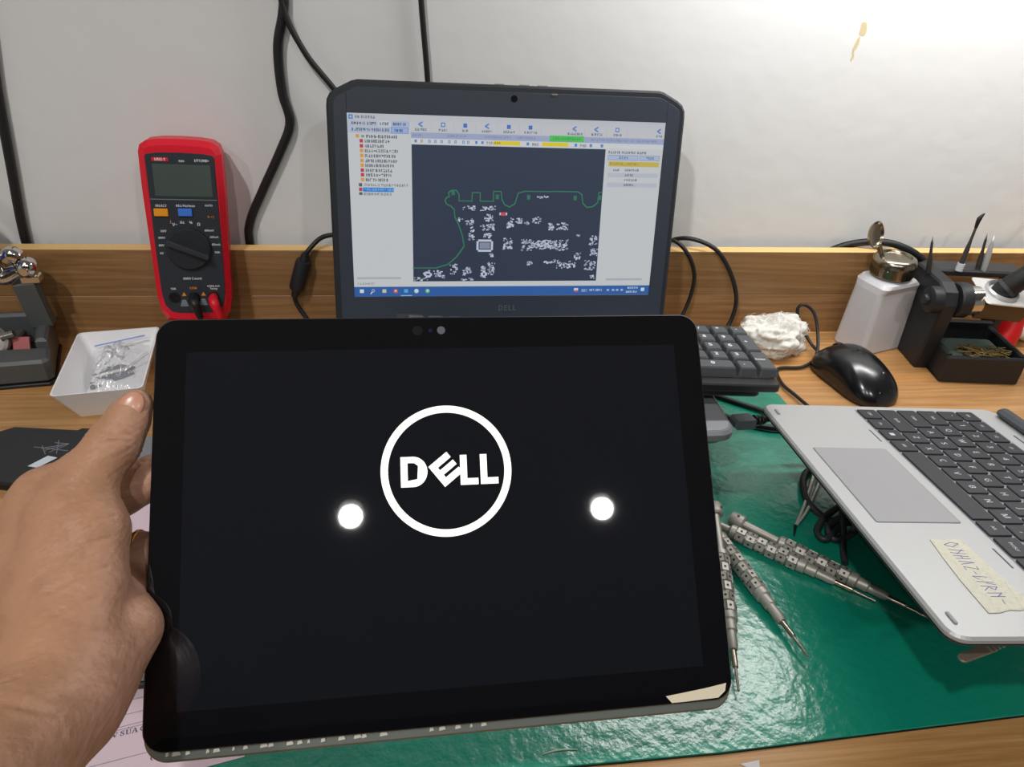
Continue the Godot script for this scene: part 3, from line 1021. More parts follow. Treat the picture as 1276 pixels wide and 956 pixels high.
# ---------------------------------------------------------------- laptop
func laptop() -> void:
	var t := thing("laptop", "dark grey open laptop showing a circuit board drawing on its screen", "laptop")
	var U := Vector3(0.998, -0.023, -0.0591)
	var V := Vector3(0.0101, 0.9778, -0.2091)
	t.transform = Transform3D(Basis(U, V, U.cross(V)), Vector3(0.0751, 0.1822, -0.7115)).orthonormalized()
	var lidm := mat(Color(0.19, 0.215, 0.265), 0.5)
	var outline := PackedVector2Array()
	var half := [Vector2(0.0, 0.1165), Vector2(0.146, 0.1165), Vector2(0.1515, 0.1152), Vector2(0.1660, 0.1080), Vector2(0.1715, 0.1040), Vector2(0.1745, 0.0985), Vector2(0.1752, 0.092), Vector2(0.1762, -0.112), Vector2(0.1750, -0.1185), Vector2(0.170, -0.1215)]
	for p in half: outline.append(p)
	for i in range(half.size() - 1, 0, -1): outline.append(Vector2(-half[i].x + 0.0015, half[i].y))
	var s := st()
	plate(s, outline, -0.014, 0.0, 0.0022)
	obj("lid", s, mat(Color(0.13, 0.145, 0.17), 0.5), t)
	s = st()
	var inner := Geometry2D.offset_polygon(outline, -0.0062)[0]
	# the bezel is a frame round the screen: four trapezoid strips
	var wx := 0.1552
	var wy := 0.0874
	var sc := [Vector2(-wx, -wy), Vector2(wx, -wy), Vector2(wx, wy), Vector2(-wx, wy)]
	var holes := Geometry2D.clip_polygons(inner, PackedVector2Array([Vector2(-wx, -wy), Vector2(wx, -wy), Vector2(wx, 0.3), Vector2(-wx, 0.3)]))
	for h in holes: plate(s, h, 0.0, 0.0016, 0.0003)
	var top := Geometry2D.intersect_polygons(inner, PackedVector2Array([Vector2(-wx, wy), Vector2(wx, wy), Vector2(wx, 0.3), Vector2(-wx, 0.3)]))
	for h in top: plate(s, h, 0.0, 0.0016, 0.0003)
	obj("bezel", s, lidm, t)
	s = st()
	s.set_smooth_group(-1)
	var zz := 0.0004
	var p3 := []
	for p in sc: p3.append(Vector3(p.x, p.y, zz))
	var uv := [Vector2(0, 1), Vector2(1, 1), Vector2(1, 0), Vector2(0, 0)]
	for i in [0, 2, 1, 0, 3, 2]:
		s.set_uv(uv[i])
		s.add_vertex(p3[i])
	var sm := mat(Color(0.16, 0.18, 0.22), 0.35)
	sm.emission_enabled = true
	sm.emission_texture = screen_picture()
	sm.emission = Color.WHITE
	sm.emission_operator = BaseMaterial3D.EMISSION_OP_MULTIPLY
	sm.emission_energy_multiplier = 0.58
	obj("screen", s, sm, t)
	# camera, latch magnets and buffers
	s = st()
	lathe(s, [Vector2(0.0032, 0.0016), Vector2(0.0032, 0.0019), Vector2(0.0, 0.0019)], 20, Transform3D(Basis(Vector3.RIGHT, Vector3(0, 0, 1), Vector3(0, -1, 0)), Vector3(0.0015, 0.1045, 0)))
	obj("camera_eye", s, mat(Color(0.07, 0.08, 0.11), 0.2), t)
	s = st()
	box(s, Vector3(0.006, 0.0022, 0.003), Vector3(0.0405, 0.1092, 0.001), 0.0005)
	obj("latch_hook", s, M.steel, t)
	for x in [-0.012, 0.012, 0.03]:
		s = st()
		box(s, Vector3(0.009, 0.0012, 0.004), Vector3(x, 0.1168, -0.006), 0.0003)
		obj("latch_slot", s, mat(Color(0.55, 0.52, 0.45), 0.5), t)
	lettering("maker_mark", "DELL", 0.006, mat(Color(0.33, 0.36, 0.40), 0.35), t, Transform3D(Basis(), Vector3(0.001, -0.1005, 0.0017)), "Droid Sans", true)
	# the base, laid flat: built in the lid's frame turned back to level
	var lev := t.transform.affine_inverse()
	var turn := Basis(Vector3.UP, 0.03)
	var bx := Transform3D(turn, Vector3(0.081, 0.0, -0.591))
	s = st()
	prism(s, rrect(0.350, 0.215, 0.014, 6), 0.046, 0.0665, 0.0028, bx, 0.012)
	obj("base", s, mat(Color(0.52, 0.53, 0.55), 0.38, 0.3), t, lev)
	s = st()
	prism(s, rrect(0.342, 0.207, 0.012, 6), 0.0665, 0.0668, 0.0, bx)
	obj("palm_rest", s, mat(Color(0.60, 0.61, 0.635), 0.40, 0.2), t, lev)
	s = st()
	for x in [-0.12, 0.12]: tube(s, [bx * Vector3(x - 0.02, 0.064, -0.104), bx * Vector3(x + 0.02, 0.064, -0.104)], 0.006, 12, 1)
	obj("hinge", s, M.black, t, lev)
	# the low cooling stand it sits on
	var k := thing("laptop_stand", "black low stand under the open laptop", "stand", Vector3(0.075, 0.0, -0.615))
	s = st()
	box(s, Vector3(0.26, 0.006, 0.14), Vector3(0, 0.043, 0), 0.002)
	obj("platform", s, M.black, k)
	for x in [-0.11, 0.11]:
		s = st()
		box(s, Vector3(0.016, 0.04, 0.13), Vector3(x, 0.02, 0), 0.002)
		obj("foot", s, M.black, k)

# ---------------------------------------------------------------- wide keyboard on the laptop
func key_cap(w: float, d: float, h: float, in_top: float, round_ := 0.0018) -> ArrayMesh:
	# foot at y 0, slightly dished sides, narrower top shifted to the back
	var s := st()
	s.set_smooth_group(-1)
	var lev := [[0.0, 0.0, 0.0], [h - 0.0012, in_top * 0.85, -0.0006], [h, in_top + 0.0006, -0.0008]]
	var rings := []
	for l in lev:
		var r := []
		for p in rrect(w - 2 * float(l[1]), d - 2 * float(l[1]), round_, 3): r.append(Vector3(p.x, l[0], p.y + l[2]))
		rings.append(r)
	var n: int = rings[0].size()
	for k in 2:
		for i in n:
			var j := (i + 1) % n
			quad(s, rings[k][i], rings[k][j], rings[k + 1][j], rings[k + 1][i], Vector3(rings[0][i].x, 0.003, rings[0][i].z))
	for i in range(1, n - 1): tri(s, rings[2][0], rings[2][i], rings[2][i + 1], Vector3.UP)
	s.generate_normals()
	return s.commit()

func number_keyboard() -> void:
	var U := Vector3(0.999, -0.0317, 0.0305)
	var V := Vector3(0.0279, -0.0806, -0.9964)
	var t := thing("keyboard", "black wide keyboard lying across the laptop, number keys at its end", "keyboard")
	t.transform = Transform3D(Basis(U, U.cross(V), -V), Vector3(0.2388, 0.1043, -0.5413)).orthonormalized()
	var km := mat(Color(0.27, 0.285, 0.30), 0.42)
	var s := st()
	var p := 0.01905
	prism(s, rrect(0.345, 0.130, 0.005, 4, Vector2(0.0640 - 0.1725, 0.0235 - 0.0650)), -0.0155, -0.0080, 0.0012)
	prism(s, rrect(0.320, 0.110, 0.005, 4, Vector2(0.0640 - 0.1725, 0.0235 - 0.0650)), -0.0262, -0.0155, 0.002)
	obj("frame", s, mat(Color(0.075, 0.082, 0.095), 0.45), t)
	s = st()
	prism(s, rrect(0.335, 0.108, 0.004, 4, Vector2(0.0600 - 0.1675, -0.0430)), -0.0080, -0.0074, 0.0004)
	obj("key_plate", s, mat(Color(0.07, 0.075, 0.085), 0.5), t)
	# the number block: column, row, width, depth in key units, legend
	var keys := [[0, 4, 1, 1, "Num"], [1, 4, 1, 1, "/"], [2, 4, 1, 1, "*"], [3, 4, 1, 1, "-"], [0, 3, 1, 1, "7"], [1, 3, 1, 1, "8"], [2, 3, 1, 1, "9"], [3, 2.5, 1, 2, "+"], [0, 2, 1, 1, "4"], [1, 2, 1, 1, "5"], [2, 2, 1, 1, "6"], [0, 1, 1, 1, "1"], [1, 1, 1, 1, "2"], [2, 1, 1, 1, "3"], [0.5, 0, 2, 1, "0"], [2, 0, 1, 1, "."], [3, 0.5, 1, 2, "Enter"]]
	var caps := {}
	for a in keys:
		var id := "%s %s" % [a[2], a[3]]
		if not caps.has(id): caps[id] = key_cap(p * a[2] - 0.0012, p * a[3] - 0.0012, 0.0078, 0.0018)
		var k := obj("key", caps[id], km, t, Transform3D(Basis(), Vector3(p * a[0], -0.0075, -p * a[1])))
		lettering("legend", a[4], 0.0050 if a[4].length() == 1 else 0.0028, M.print_white, k, Transform3D(Basis(Vector3.RIGHT, -PI / 2), Vector3(-0.002, 0.0079, -0.002)), "Droid Sans", true, 0.0002)
	# the rest of the keys lie behind the tablet: plain caps in six rows
	var one := key_cap(p - 0.0012, p - 0.0012, 0.0078, 0.0018)
	for r in 5:
		for c in 13:
			obj("key", one, km, t, Transform3D(Basis(), Vector3(-p * (c + 1) - 0.006 - (0.006 if c > 2 else 0.0), -0.0075, -p * r)))

# ---------------------------------------------------------------- silver detached keyboard
func tape_at(x: float, z: float) -> Vector2:
	return Vector2(0.261 + (x - 0.261) * 0.915, 0.0224 + (z - 0.0300) * 1.55)

func detached_keyboard() -> void:
	var U := Vector3(-0.035, 0.138, 0.99)
	var V := Vector3(0.999, -0.024, 0.039)
	var t := thing("detached_keyboard", "silver detached keyboard with dark keys, touchpad and a tape label", "keyboard")
	t.transform = Transform3D(Basis(U, U.cross(V), -V), Vector3(0.38, 0.0666, -0.5167)).orthonormalized()
	# local x runs from the left of the keyboard to its right, z towards its front edge
	var s := st()
	prism(s, rrect(0.292, 0.224, 0.011, 6, Vector2(0.1351, -0.0265)), -0.0058, 0.0, 0.0016, Transform3D(), 0.002)
	obj("body", s, M.silver, t)
	s = st()
	prism(s, rrect(0.2905, 0.2225, 0.011, 6, Vector2(0.1351, -0.0265)), -0.0072, -0.0058, 0.0, Transform3D(), 0.001)
	obj("underside", s, mat(Color(0.22, 0.23, 0.24), 0.5), t)
	# touchpad in its groove
	var px := Vector2(0.1205, 0.0410)
	s = st()
	prism(s, rrect(0.1030, 0.0626, 0.0015, 3, px), 0.0, 0.00025, 0.0001)
	obj("touchpad_groove", s, mat(Color(0.42, 0.44, 0.46), 0.5), t)
	s = st()
	prism(s, rrect(0.1018, 0.0614, 0.0012, 3, px), 0.0, 0.0005, 0.0002)
	obj("touchpad", s, mat(Color(0.61, 0.61, 0.625), 0.38, 0.1), t)
	# key field
	s = st()
	var p := 0.019
	prism(s, rrect(0.2735, 0.1145, 0.002, 3, Vector2(0.1345, -0.0565)), 0.0, 0.0003, 0.0001)
	obj("key_field", s, mat(Color(0.56, 0.58, 0.61), 0.45, 0.2), t)
	var km := mat(Color(0.135, 0.14, 0.165), 0.48)
	var lm := mat(Color(0.78, 0.80, 0.84), 0.6)
	var rows := [
		[0.0, 1.0, ["Ctrl", 1, "Fn", 1, "#", 1, "Alt", 1, "", 5, "Alt", 1, "PrtScr", 1.2, "<", 1, "^", 1, ">", 1]],
		[1.0, 1.0, ["Shift", 2.25, "Z", 1, "X", 1, "C", 1, "V", 1, "B", 1, "N", 1, "M", 1, ",", 1, ".", 1, "/", 1, "Shift", 1.95]],
		[2.0, 1.0, ["Caps", 1.75, "A", 1, "S", 1, "D", 1, "F", 1, "G", 1, "H", 1, "J", 1, "K", 1, "L", 1, ";", 1, "'", 1, "Enter", 1.45]],
		[3.0, 1.0, ["Tab", 1.5, "Q", 1, "W", 1, "E", 1, "R", 1, "T", 1, "Y", 1, "U", 1, "I", 1, "O", 1, "P", 1, "[", 1, "]", 1, "|", 0.7]],
		[4.0, 1.0, ["`", 1, "1", 1, "2", 1, "3", 1, "4", 1, "5", 1, "6", 1, "7", 1, "8", 1, "9", 1, "0", 1, "-", 1, "=", 1, "<-", 1.2]],
		[5.0, 0.92, ["Esc", 1, "F1", 1.015, "F2", 1.015, "F3", 1.015, "F4", 1.015, "F5", 1.015, "F6", 1.015, "F7", 1.015, "F8", 1.015, "F9", 1.015, "F10", 1.015, "F11", 1.015, "F12", 1.015, "Del", 1.015]]]
	var caps := {}
	for r in rows:
		var x := 0.0
		var line: Array = r[2]
		for i in range(0, line.size(), 2):
			var w: float = line[i + 1] * p
			var d: float = r[1] * p - 0.0022
			var id := "%.4f %.4f" % [w, d]
			if not caps.has(id):
				var ks := st()
				prism(ks, rrect(w - 0.0022, d, 0.0014, 3), 0.0, 0.0016, 0.0004)
				ks.generate_normals()
				caps[id] = ks.commit()
			var k := obj("key", caps[id], km, t, Transform3D(Basis(), Vector3(x + w / 2 - 0.0011, 0.0003, -r[0] * p - d / 2)))
			var lg: String = line[i]
			var flat := Basis(Vector3.RIGHT, -PI / 2)
			if lg == "#":
				var ws := st()
				for q in [[-1, -1], [1, -1], [-1, 1], [1, 1]]: box(ws, Vector3(0.0019, 0.0002, 0.0019), Vector3(q[0] * 0.00105, 0.00165, q[1] * 0.00105))
				obj("legend", ws, lm, k)
			elif lg != "":
				lettering("legend", lg, 0.0048 if lg.length() == 1 else 0.0026, lm, k, Transform3D(flat, Vector3(0, 0.0016, 0)), "Droid Sans", false, 0.00015)
			x += w
	# indents beside the keys, rubber buffers, hinge bar
	s = st()
	for x in [0.046, 0.210]: box(s, Vector3(0.020, 0.0004, 0.0012), Vector3(x, 0.0001, 0.0060), 0.0001)
	obj("seam_groove", s, mat(Color(0.33, 0.34, 0.36), 0.5), t)
	s = st()
	for x in [0.006, 0.265]: prism(s, rrect(0.010, 0.0026, 0.0012, 4, Vector2(x, 0.0765)), 0.0, 0.0010, 0.0004)
	obj("buffer", s, mat(Color(0.55, 0.56, 0.58), 0.5), t)
	s = st()
	prism(s, rrect(0.270, 0.012, 0.0055, 5, Vector2(0.136, -0.1375)), 0.0, 0.0085, 0.003)
	obj("hinge_bar", s, mat(Color(0.27, 0.285, 0.31), 0.4, 0.3), t)
	s = st()
	for x in [0.052, 0.220]: box(s, Vector3(0.022, 0.0005, 0.0015), Vector3(x, 0.0002, -0.1235), 0.0001)
	obj("dock_pad", s, mat(Color(0.40, 0.42, 0.44), 0.4, 0.5), t)
	# tape label written on by hand
	var l := Node3D.new()
	l.name = numbered("tape_label")
	add_child(l)
	l.transform = t.transform * Transform3D(Basis(), Vector3(0, 0.0, 0))
	tag(l, "strip of crinkled cream tape with blue handwriting on the silver palm rest", "label")
	s = st()
	var tape := PackedVector2Array([Vector2(0.1845, 0.0445), Vector2(0.1850, 0.0390), Vector2(0.1838, 0.0300), Vector2(0.1930, 0.0302), Vector2(0.220, 0.0292), Vector2(0.256, 0.0268), Vector2(0.2568, 0.0310), Vector2(0.2588, 0.0345), Vector2(0.2582, 0.0385), Vector2(0.2610, 0.0440), Vector2(0.2612, 0.0485), Vector2(0.230, 0.0478), Vector2(0.205, 0.0462)])
	for i in tape.size(): tape[i] = tape_at(tape[i].x, tape[i].y)
	prism(s, tape, 0.0002, 0.0006, 0.0001)
	var tm := relief(mat(Color(0.83, 0.82, 0.755), 0.55), bump(0.02, 12.0, 8, 5), 14.0, 0.8)
	obj("tape", s, tm, l)
	s = st()
	var pen := [[0.1895, 0.0335, 0.1935, 0.0375], [0.1935, 0.0375, 0.191, 0.0405], [0.191, 0.0405, 0.1885, 0.037], [0.1885, 0.037, 0.1895, 0.0335],
		[0.198, 0.034, 0.1965, 0.0405], [0.1965, 0.0345, 0.2015, 0.0385], [0.2015, 0.0345, 0.2, 0.041], [0.2045, 0.0345, 0.203, 0.041], [0.203, 0.0378, 0.207, 0.0378], [0.207, 0.0345, 0.2065, 0.041],
		[0.2095, 0.041, 0.211, 0.0345], [0.211, 0.0345, 0.213, 0.041], [0.2155, 0.0355, 0.2185, 0.0355], [0.2185, 0.0355, 0.2155, 0.041], [0.2155, 0.041, 0.219, 0.041], [0.2205, 0.0385, 0.2235, 0.0385],
		[0.2265, 0.035, 0.2255, 0.041], [0.2255, 0.041, 0.229, 0.0395], [0.232, 0.0345, 0.231, 0.0415], [0.2345, 0.0345, 0.2325, 0.038], [0.2365, 0.035, 0.2355, 0.0415], [0.2365, 0.035, 0.2395, 0.037], [0.2395, 0.037, 0.2365, 0.0385], [0.2365, 0.0385, 0.24, 0.0415],
		[0.2425, 0.0355, 0.2425, 0.0415], [0.2425, 0.0355, 0.246, 0.0385], [0.246, 0.0355, 0.246, 0.0415], [0.249, 0.038, 0.253, 0.0385]]
	for a in pen:
		var q0 := tape_at(a[0], a[1])
		var q1 := tape_at(a[2], a[3])
		tube(s, [Vector3(q0.x, 0.0006, q0.y), Vector3(q1.x, 0.0006, q1.y)], 0.00024, 5, 1)
	obj("handwriting", s, mat(Color(0.36, 0.36, 0.66), 0.6), l)
	# what carries it: a sloping black rest, out of sight under the keys
	var r := thing("keyboard_rest", "black sloping rest underneath the silver detached keyboard", "stand")
	r.transform = t.transform
	s = st()
	var yb := []
	for q in [[0.02, -0.05], [0.02, -0.125], [0.150, -0.125], [0.150, -0.05]]:
		var top := Vector3(q[0], -0.0073, q[1])
		var w: Vector3 = t.transform * top
		w.y = 0.0005 if w.x > 0.39 else 0.0024
		yb.append([top, t.transform.affine_inverse() * w])
	s.set_smooth_group(-1)
	for i in 4:
		var j := (i + 1) % 4
		var mid: Vector3 = (yb[i][0] + yb[j][0]) / 2 - (yb[0][0] + yb[2][0]) / 2
		quad(s, yb[i][0], yb[j][0], yb[j][1], yb[i][1], mid)
	quad(s, yb[0][0], yb[1][0], yb[2][0], yb[3][0], Vector3.UP)
	quad(s, yb[0][1], yb[1][1], yb[2][1], yb[3][1], Vector3.DOWN)
	obj("wedge", s, M.black, r)

# ---------------------------------------------------------------- red multimeter leaning on the rail
func multimeter() -> void:
	var U := Vector3(0.9834, -0.0684, -0.1682)
	var V := Vector3(0.0391, 0.9843, -0.1719)
	var N := Vector3(0.1773, 0.1624, 0.9707)
	var t := thing("multimeter", "red and grey digital multimeter leaning against the wooden rail", "multimeter")
	t.transform = Transform3D(Basis(U, V, N), Vector3(-0.2554, 0.0363, -0.727)).orthonormalized()
	var s := st()
	var half := [Vector2(0.0, 0.1995), Vector2(0.018, 0.1990), Vector2(0.030, 0.1972), Vector2(0.0362, 0.1930), Vector2(0.0382, 0.186), Vector2(0.0386, 0.150), Vector2(0.0374, 0.090), Vector2(0.0366, 0.040), Vector2(0.0345, 0.023), Vector2(0.0295, 0.0135), Vector2(0.022, 0.0105), Vector2(0.0, 0.0095)]
	var o := PackedVector2Array()
	for p in half: o.append(p)
	for i in range(half.size() - 2, 0, -1): o.append(Vector2(-half[i].x, half[i].y))
	plate(s, o, -0.042, 0.0, 0.0055)
	obj("holster", s, M.red, t)
	s = st()
	var fh := [Vector2(0.0, 0.1872), Vector2(0.020, 0.1866), Vector2(0.0305, 0.1850), Vector2(0.0318, 0.1830), Vector2(0.0318, 0.145), Vector2(0.0320, 0.090), Vector2(0.0312, 0.045), Vector2(0.0290, 0.0315), Vector2(0.0235, 0.0245), Vector2(0.016, 0.0226), Vector2(0.0, 0.0222)]
	o = PackedVector2Array()
	for p in fh: o.append(p)
	for i in range(fh.size() - 2, 0, -1): o.append(Vector2(-fh[i].x, fh[i].y))
	plate(s, o, -0.001, 0.0008, 0.0004)
	obj("face_panel", s, mat(Color(0.165, 0.185, 0.215), 0.45), t)
	s = st()
	plate(s, PackedVector2Array([Vector2(-0.0303, 0.1425), Vector2(0.0312, 0.1425), Vector2(0.0312, 0.1840), Vector2(-0.0303, 0.1840)]), 0.0008, 0.0014, 0.0003)
	obj("window_frame", s, mat(Color(0.20, 0.225, 0.25), 0.3), t)
	s = st()
	plate(s, PackedVector2Array([Vector2(-0.0260, 0.1450), Vector2(0.0272, 0.1450), Vector2(0.0272, 0.1760), Vector2(-0.0260, 0.1760)]), 0.0014, 0.0016)
	obj("display", s, mat(Color(0.30, 0.345, 0.33), 0.18), t)
	s = st()
	box(s, Vector3(0.062, 0.0010, 0.0006), Vector3(0.0, 0.1417, 0.0012))
	obj("window_edge", s, mat(Color(0.45, 0.48, 0.50), 0.4), t)
	# keys
	for a in [[-0.0226, 0.1287, Color(0.93, 0.60, 0.10)], [-0.0002, 0.1290, Color(0.25, 0.48, 0.88)]]:
		s = st()
		plate(s, rrect(0.0132, 0.0076, 0.0008, 3, Vector2(a[0], -a[1])), 0.0, 0.0034, 0.0006, Transform3D(Basis.from_scale(Vector3(1, -1, 1)), Vector3.ZERO))
		obj("key", s, mat(a[2], 0.45), t)
	# rotary switch
	var face := Transform3D(Basis(Vector3.RIGHT, Vector3(0, 0, 1), Vector3(0, -1, 0)), Vector3(-0.0003, 0.0920, 0.0))
	s = st()
	lathe(s, [Vector2(0.0216, 0.0008), Vector2(0.0216, 0.0045), Vector2(0.0200, 0.0062), Vector2(0.0, 0.0062)], 40, face)
	var dial := obj("rotary_switch", s, mat(Color(0.14, 0.155, 0.18), 0.42), t)
	s = st()
	box(s, Vector3(0.0412, 0.0058, 0.0078), Vector3(-0.0003, 0.0920, 0.0094), 0.0014, Basis(Vector3(0, 0, 1), -0.40))
	obj("grip", s, mat(Color(0.185, 0.20, 0.23), 0.42), dial)
	s = st()
	for k in 14:
		var a := PI * 1.12 + PI * 0.55 * k / 14
		var b := PI * 1.12 + PI * 0.55 * (k + 1) / 14
		tube(s, [Vector3(cos(a) * 0.0219 - 0.0003, sin(a) * 0.0219 + 0.092, 0.0012), Vector3(cos(b) * 0.0219 - 0.0003, sin(b) * 0.0219 + 0.092, 0.0012)], 0.0005, 6, 1)
	obj("dial_rim", s, mat(Color(0.36, 0.38, 0.41), 0.4), t)
	# print
	var gold := mat(Color(0.87, 0.55, 0.12), 0.5)
	var words := [["SELECT", -0.0222, 0.1353, 0.0022], ["REL/Hz/max", 0.0005, 0.1356, 0.0022], ["6000 Count", 0.0, 0.0602, 0.0024], ["10A", -0.0196, 0.0493, 0.0022], ["VΩHz mA", 0.0198, 0.0518, 0.0020], ["Temp", 0.0198, 0.0490, 0.0020],
		["V~", -0.0112, 0.1166, 0.0030], ["Hz", -0.0042, 0.1188, 0.0026], ["%", 0.0040, 0.1188, 0.0026], ["Ω", 0.0112, 0.1172, 0.0030], ["600mV", 0.0208, 0.1108, 0.0020], ["600uA", 0.0250, 0.1040, 0.0020], ["60mA", 0.0262, 0.0962, 0.0022], ["10A", 0.0266, 0.0880, 0.0022],
		["OFF", -0.0225, 0.1098, 0.0022], ["600V", -0.0250, 0.1030, 0.0020], ["60V", -0.0260, 0.0952, 0.0022], ["6V", -0.0265, 0.0870, 0.0022], ["AUTO", 0.0225, 0.1362, 0.0020], ["UT139B+", 0.0198, 0.1802, 0.0024], ["RMS", 0.0012, 0.1793, 0.0018]]
	for w in words:
		lettering("print", w[0], w[3], M.print_white, t, Transform3D(Basis(), Vector3(w[1], w[2], 0.0008 if w[2] < 0.14 else 0.0014)), "Droid Sans", true)
	for w in [["COM", -0.0002, 0.0498, 0.0022], ["Ω ->|", 0.0236, 0.1248, 0.0020], ["!", -0.0150, 0.1190, 0.0032]]:
		lettering("print", w[0], w[3], gold, t, Transform3D(Basis(), Vector3(w[1], w[2], 0.0008)), "Droid Sans", true)
	s = st()
	plate(s, rrect(0.0150, 0.0034, 0.0006, 2, Vector2(-0.0183, -0.1804)), 0.0013, 0.0015, 0.0, Transform3D(Basis.from_scale(Vector3(1, -1, 1)), Vector3.ZERO))
	obj("maker_panel", s, M.red, t)
	lettering("maker_mark", "UNI-T", 0.0026, M.print_white, t, Transform3D(Basis(), Vector3(-0.0183, 0.1804, 0.0015)), "Droid Sans", true)
	s = st()
	for q in [[-0.0098, 0.0432], [0.0092, 0.0432]]: plate(s, PackedVector2Array([Vector2(q[0] - 0.0022, q[1] - 0.0018), Vector2(q[0] + 0.0022, q[1] - 0.0018), Vector2(q[0], q[1] + 0.0022)]), 0.0007, 0.0009)
	obj("warning_triangle", s, gold, t)
	s = st()
	for q in [[-0.0104, 0.0335], [0.0086, 0.0345]]: plate(s, PackedVector2Array([Vector2(q[0] - 0.0042, q[1] - 0.0036), Vector2(q[0] + 0.0042, q[1] - 0.0036), Vector2(q[0] + 0.0018, q[1] + 0.0036), Vector2(q[0] - 0.0018, q[1] + 0.0036)]), 0.0007, 0.0009)
	obj("fuse_note", s, mat(Color(0.45, 0.50, 0.55), 0.6), t)
	# jacks and the two plugs in them
	for x in [-0.0194, 0.0, 0.0192]:
		s = st()
		lathe(s, [Vector2(0.0056, 0.0004), Vector2(0.0056, 0.0018), Vector2(0.0034, 0.0018), Vector2(0.0030, 0.0010), Vector2(0.0, 0.0010)], 24, Transform3D(Basis(Vector3.RIGHT, Vector3(0, 0, 1), Vector3(0, -1, 0)), Vector3(x, 0.0398, 0.0)))
		obj("jack", s, mat(Color(0.05, 0.055, 0.06), 0.35), t)
	for a in [[0.0, M.black, "black test lead plugged into the middle jack of the red multimeter"], [0.0192, M.red, "red test lead plugged into the right jack of the red multimeter"]]:
		var l := thing("test_lead", a[2], "test lead")
		l.transform = t.transform
		s = st()
		var x: float = a[0]
		tube(s, [Vector3(x, 0.0398, 0.0012), Vector3(x, 0.0400, 0.011), Vector3(x + 0.0015, 0.0370, 0.0165), Vector3(x + 0.004, 0.0290, 0.0175), Vector3(x + 0.006, 0.0215, 0.0165)], [0.0046, 0.0050, 0.0052, 0.0040, 0.0032], 14)
		obj("plug", s, a[1], l)
		s = st()
		tube(s, [Vector3(x + 0.006, 0.0215, 0.0165), Vector3(x + 0.009, 0.006, 0.0155), Vector3(x + 0.013, -0.010, 0.020), Vector3(x + 0.020, -0.026, 0.034), Vector3(x + 0.045, -0.033, 0.050), Vector3(x + 0.075, -0.034, 0.045)], 0.0018, 8)
		obj("lead", s, a[1], l)
	# the small box it stands on, hidden behind the tablet
	var b := thing("cardboard_box", "small brown cardboard box under the red multimeter", "box", Vector3(-0.2560, 0.0, -0.7495), 0.17)
	s = st()
	box(s, Vector3(0.050, 0.0425, 0.036), Vector3(0, 0.02125, 0), 0.0008)
	obj("carton", s, mat(Color(0.55, 0.40, 0.25), 0.8), b)
	s = st()
	box(s, Vector3(0.0505, 0.0004, 0.012), Vector3(0, 0.0426, 0))
	obj("tape", s, mat(Color(0.70, 0.58, 0.40), 0.4), b)

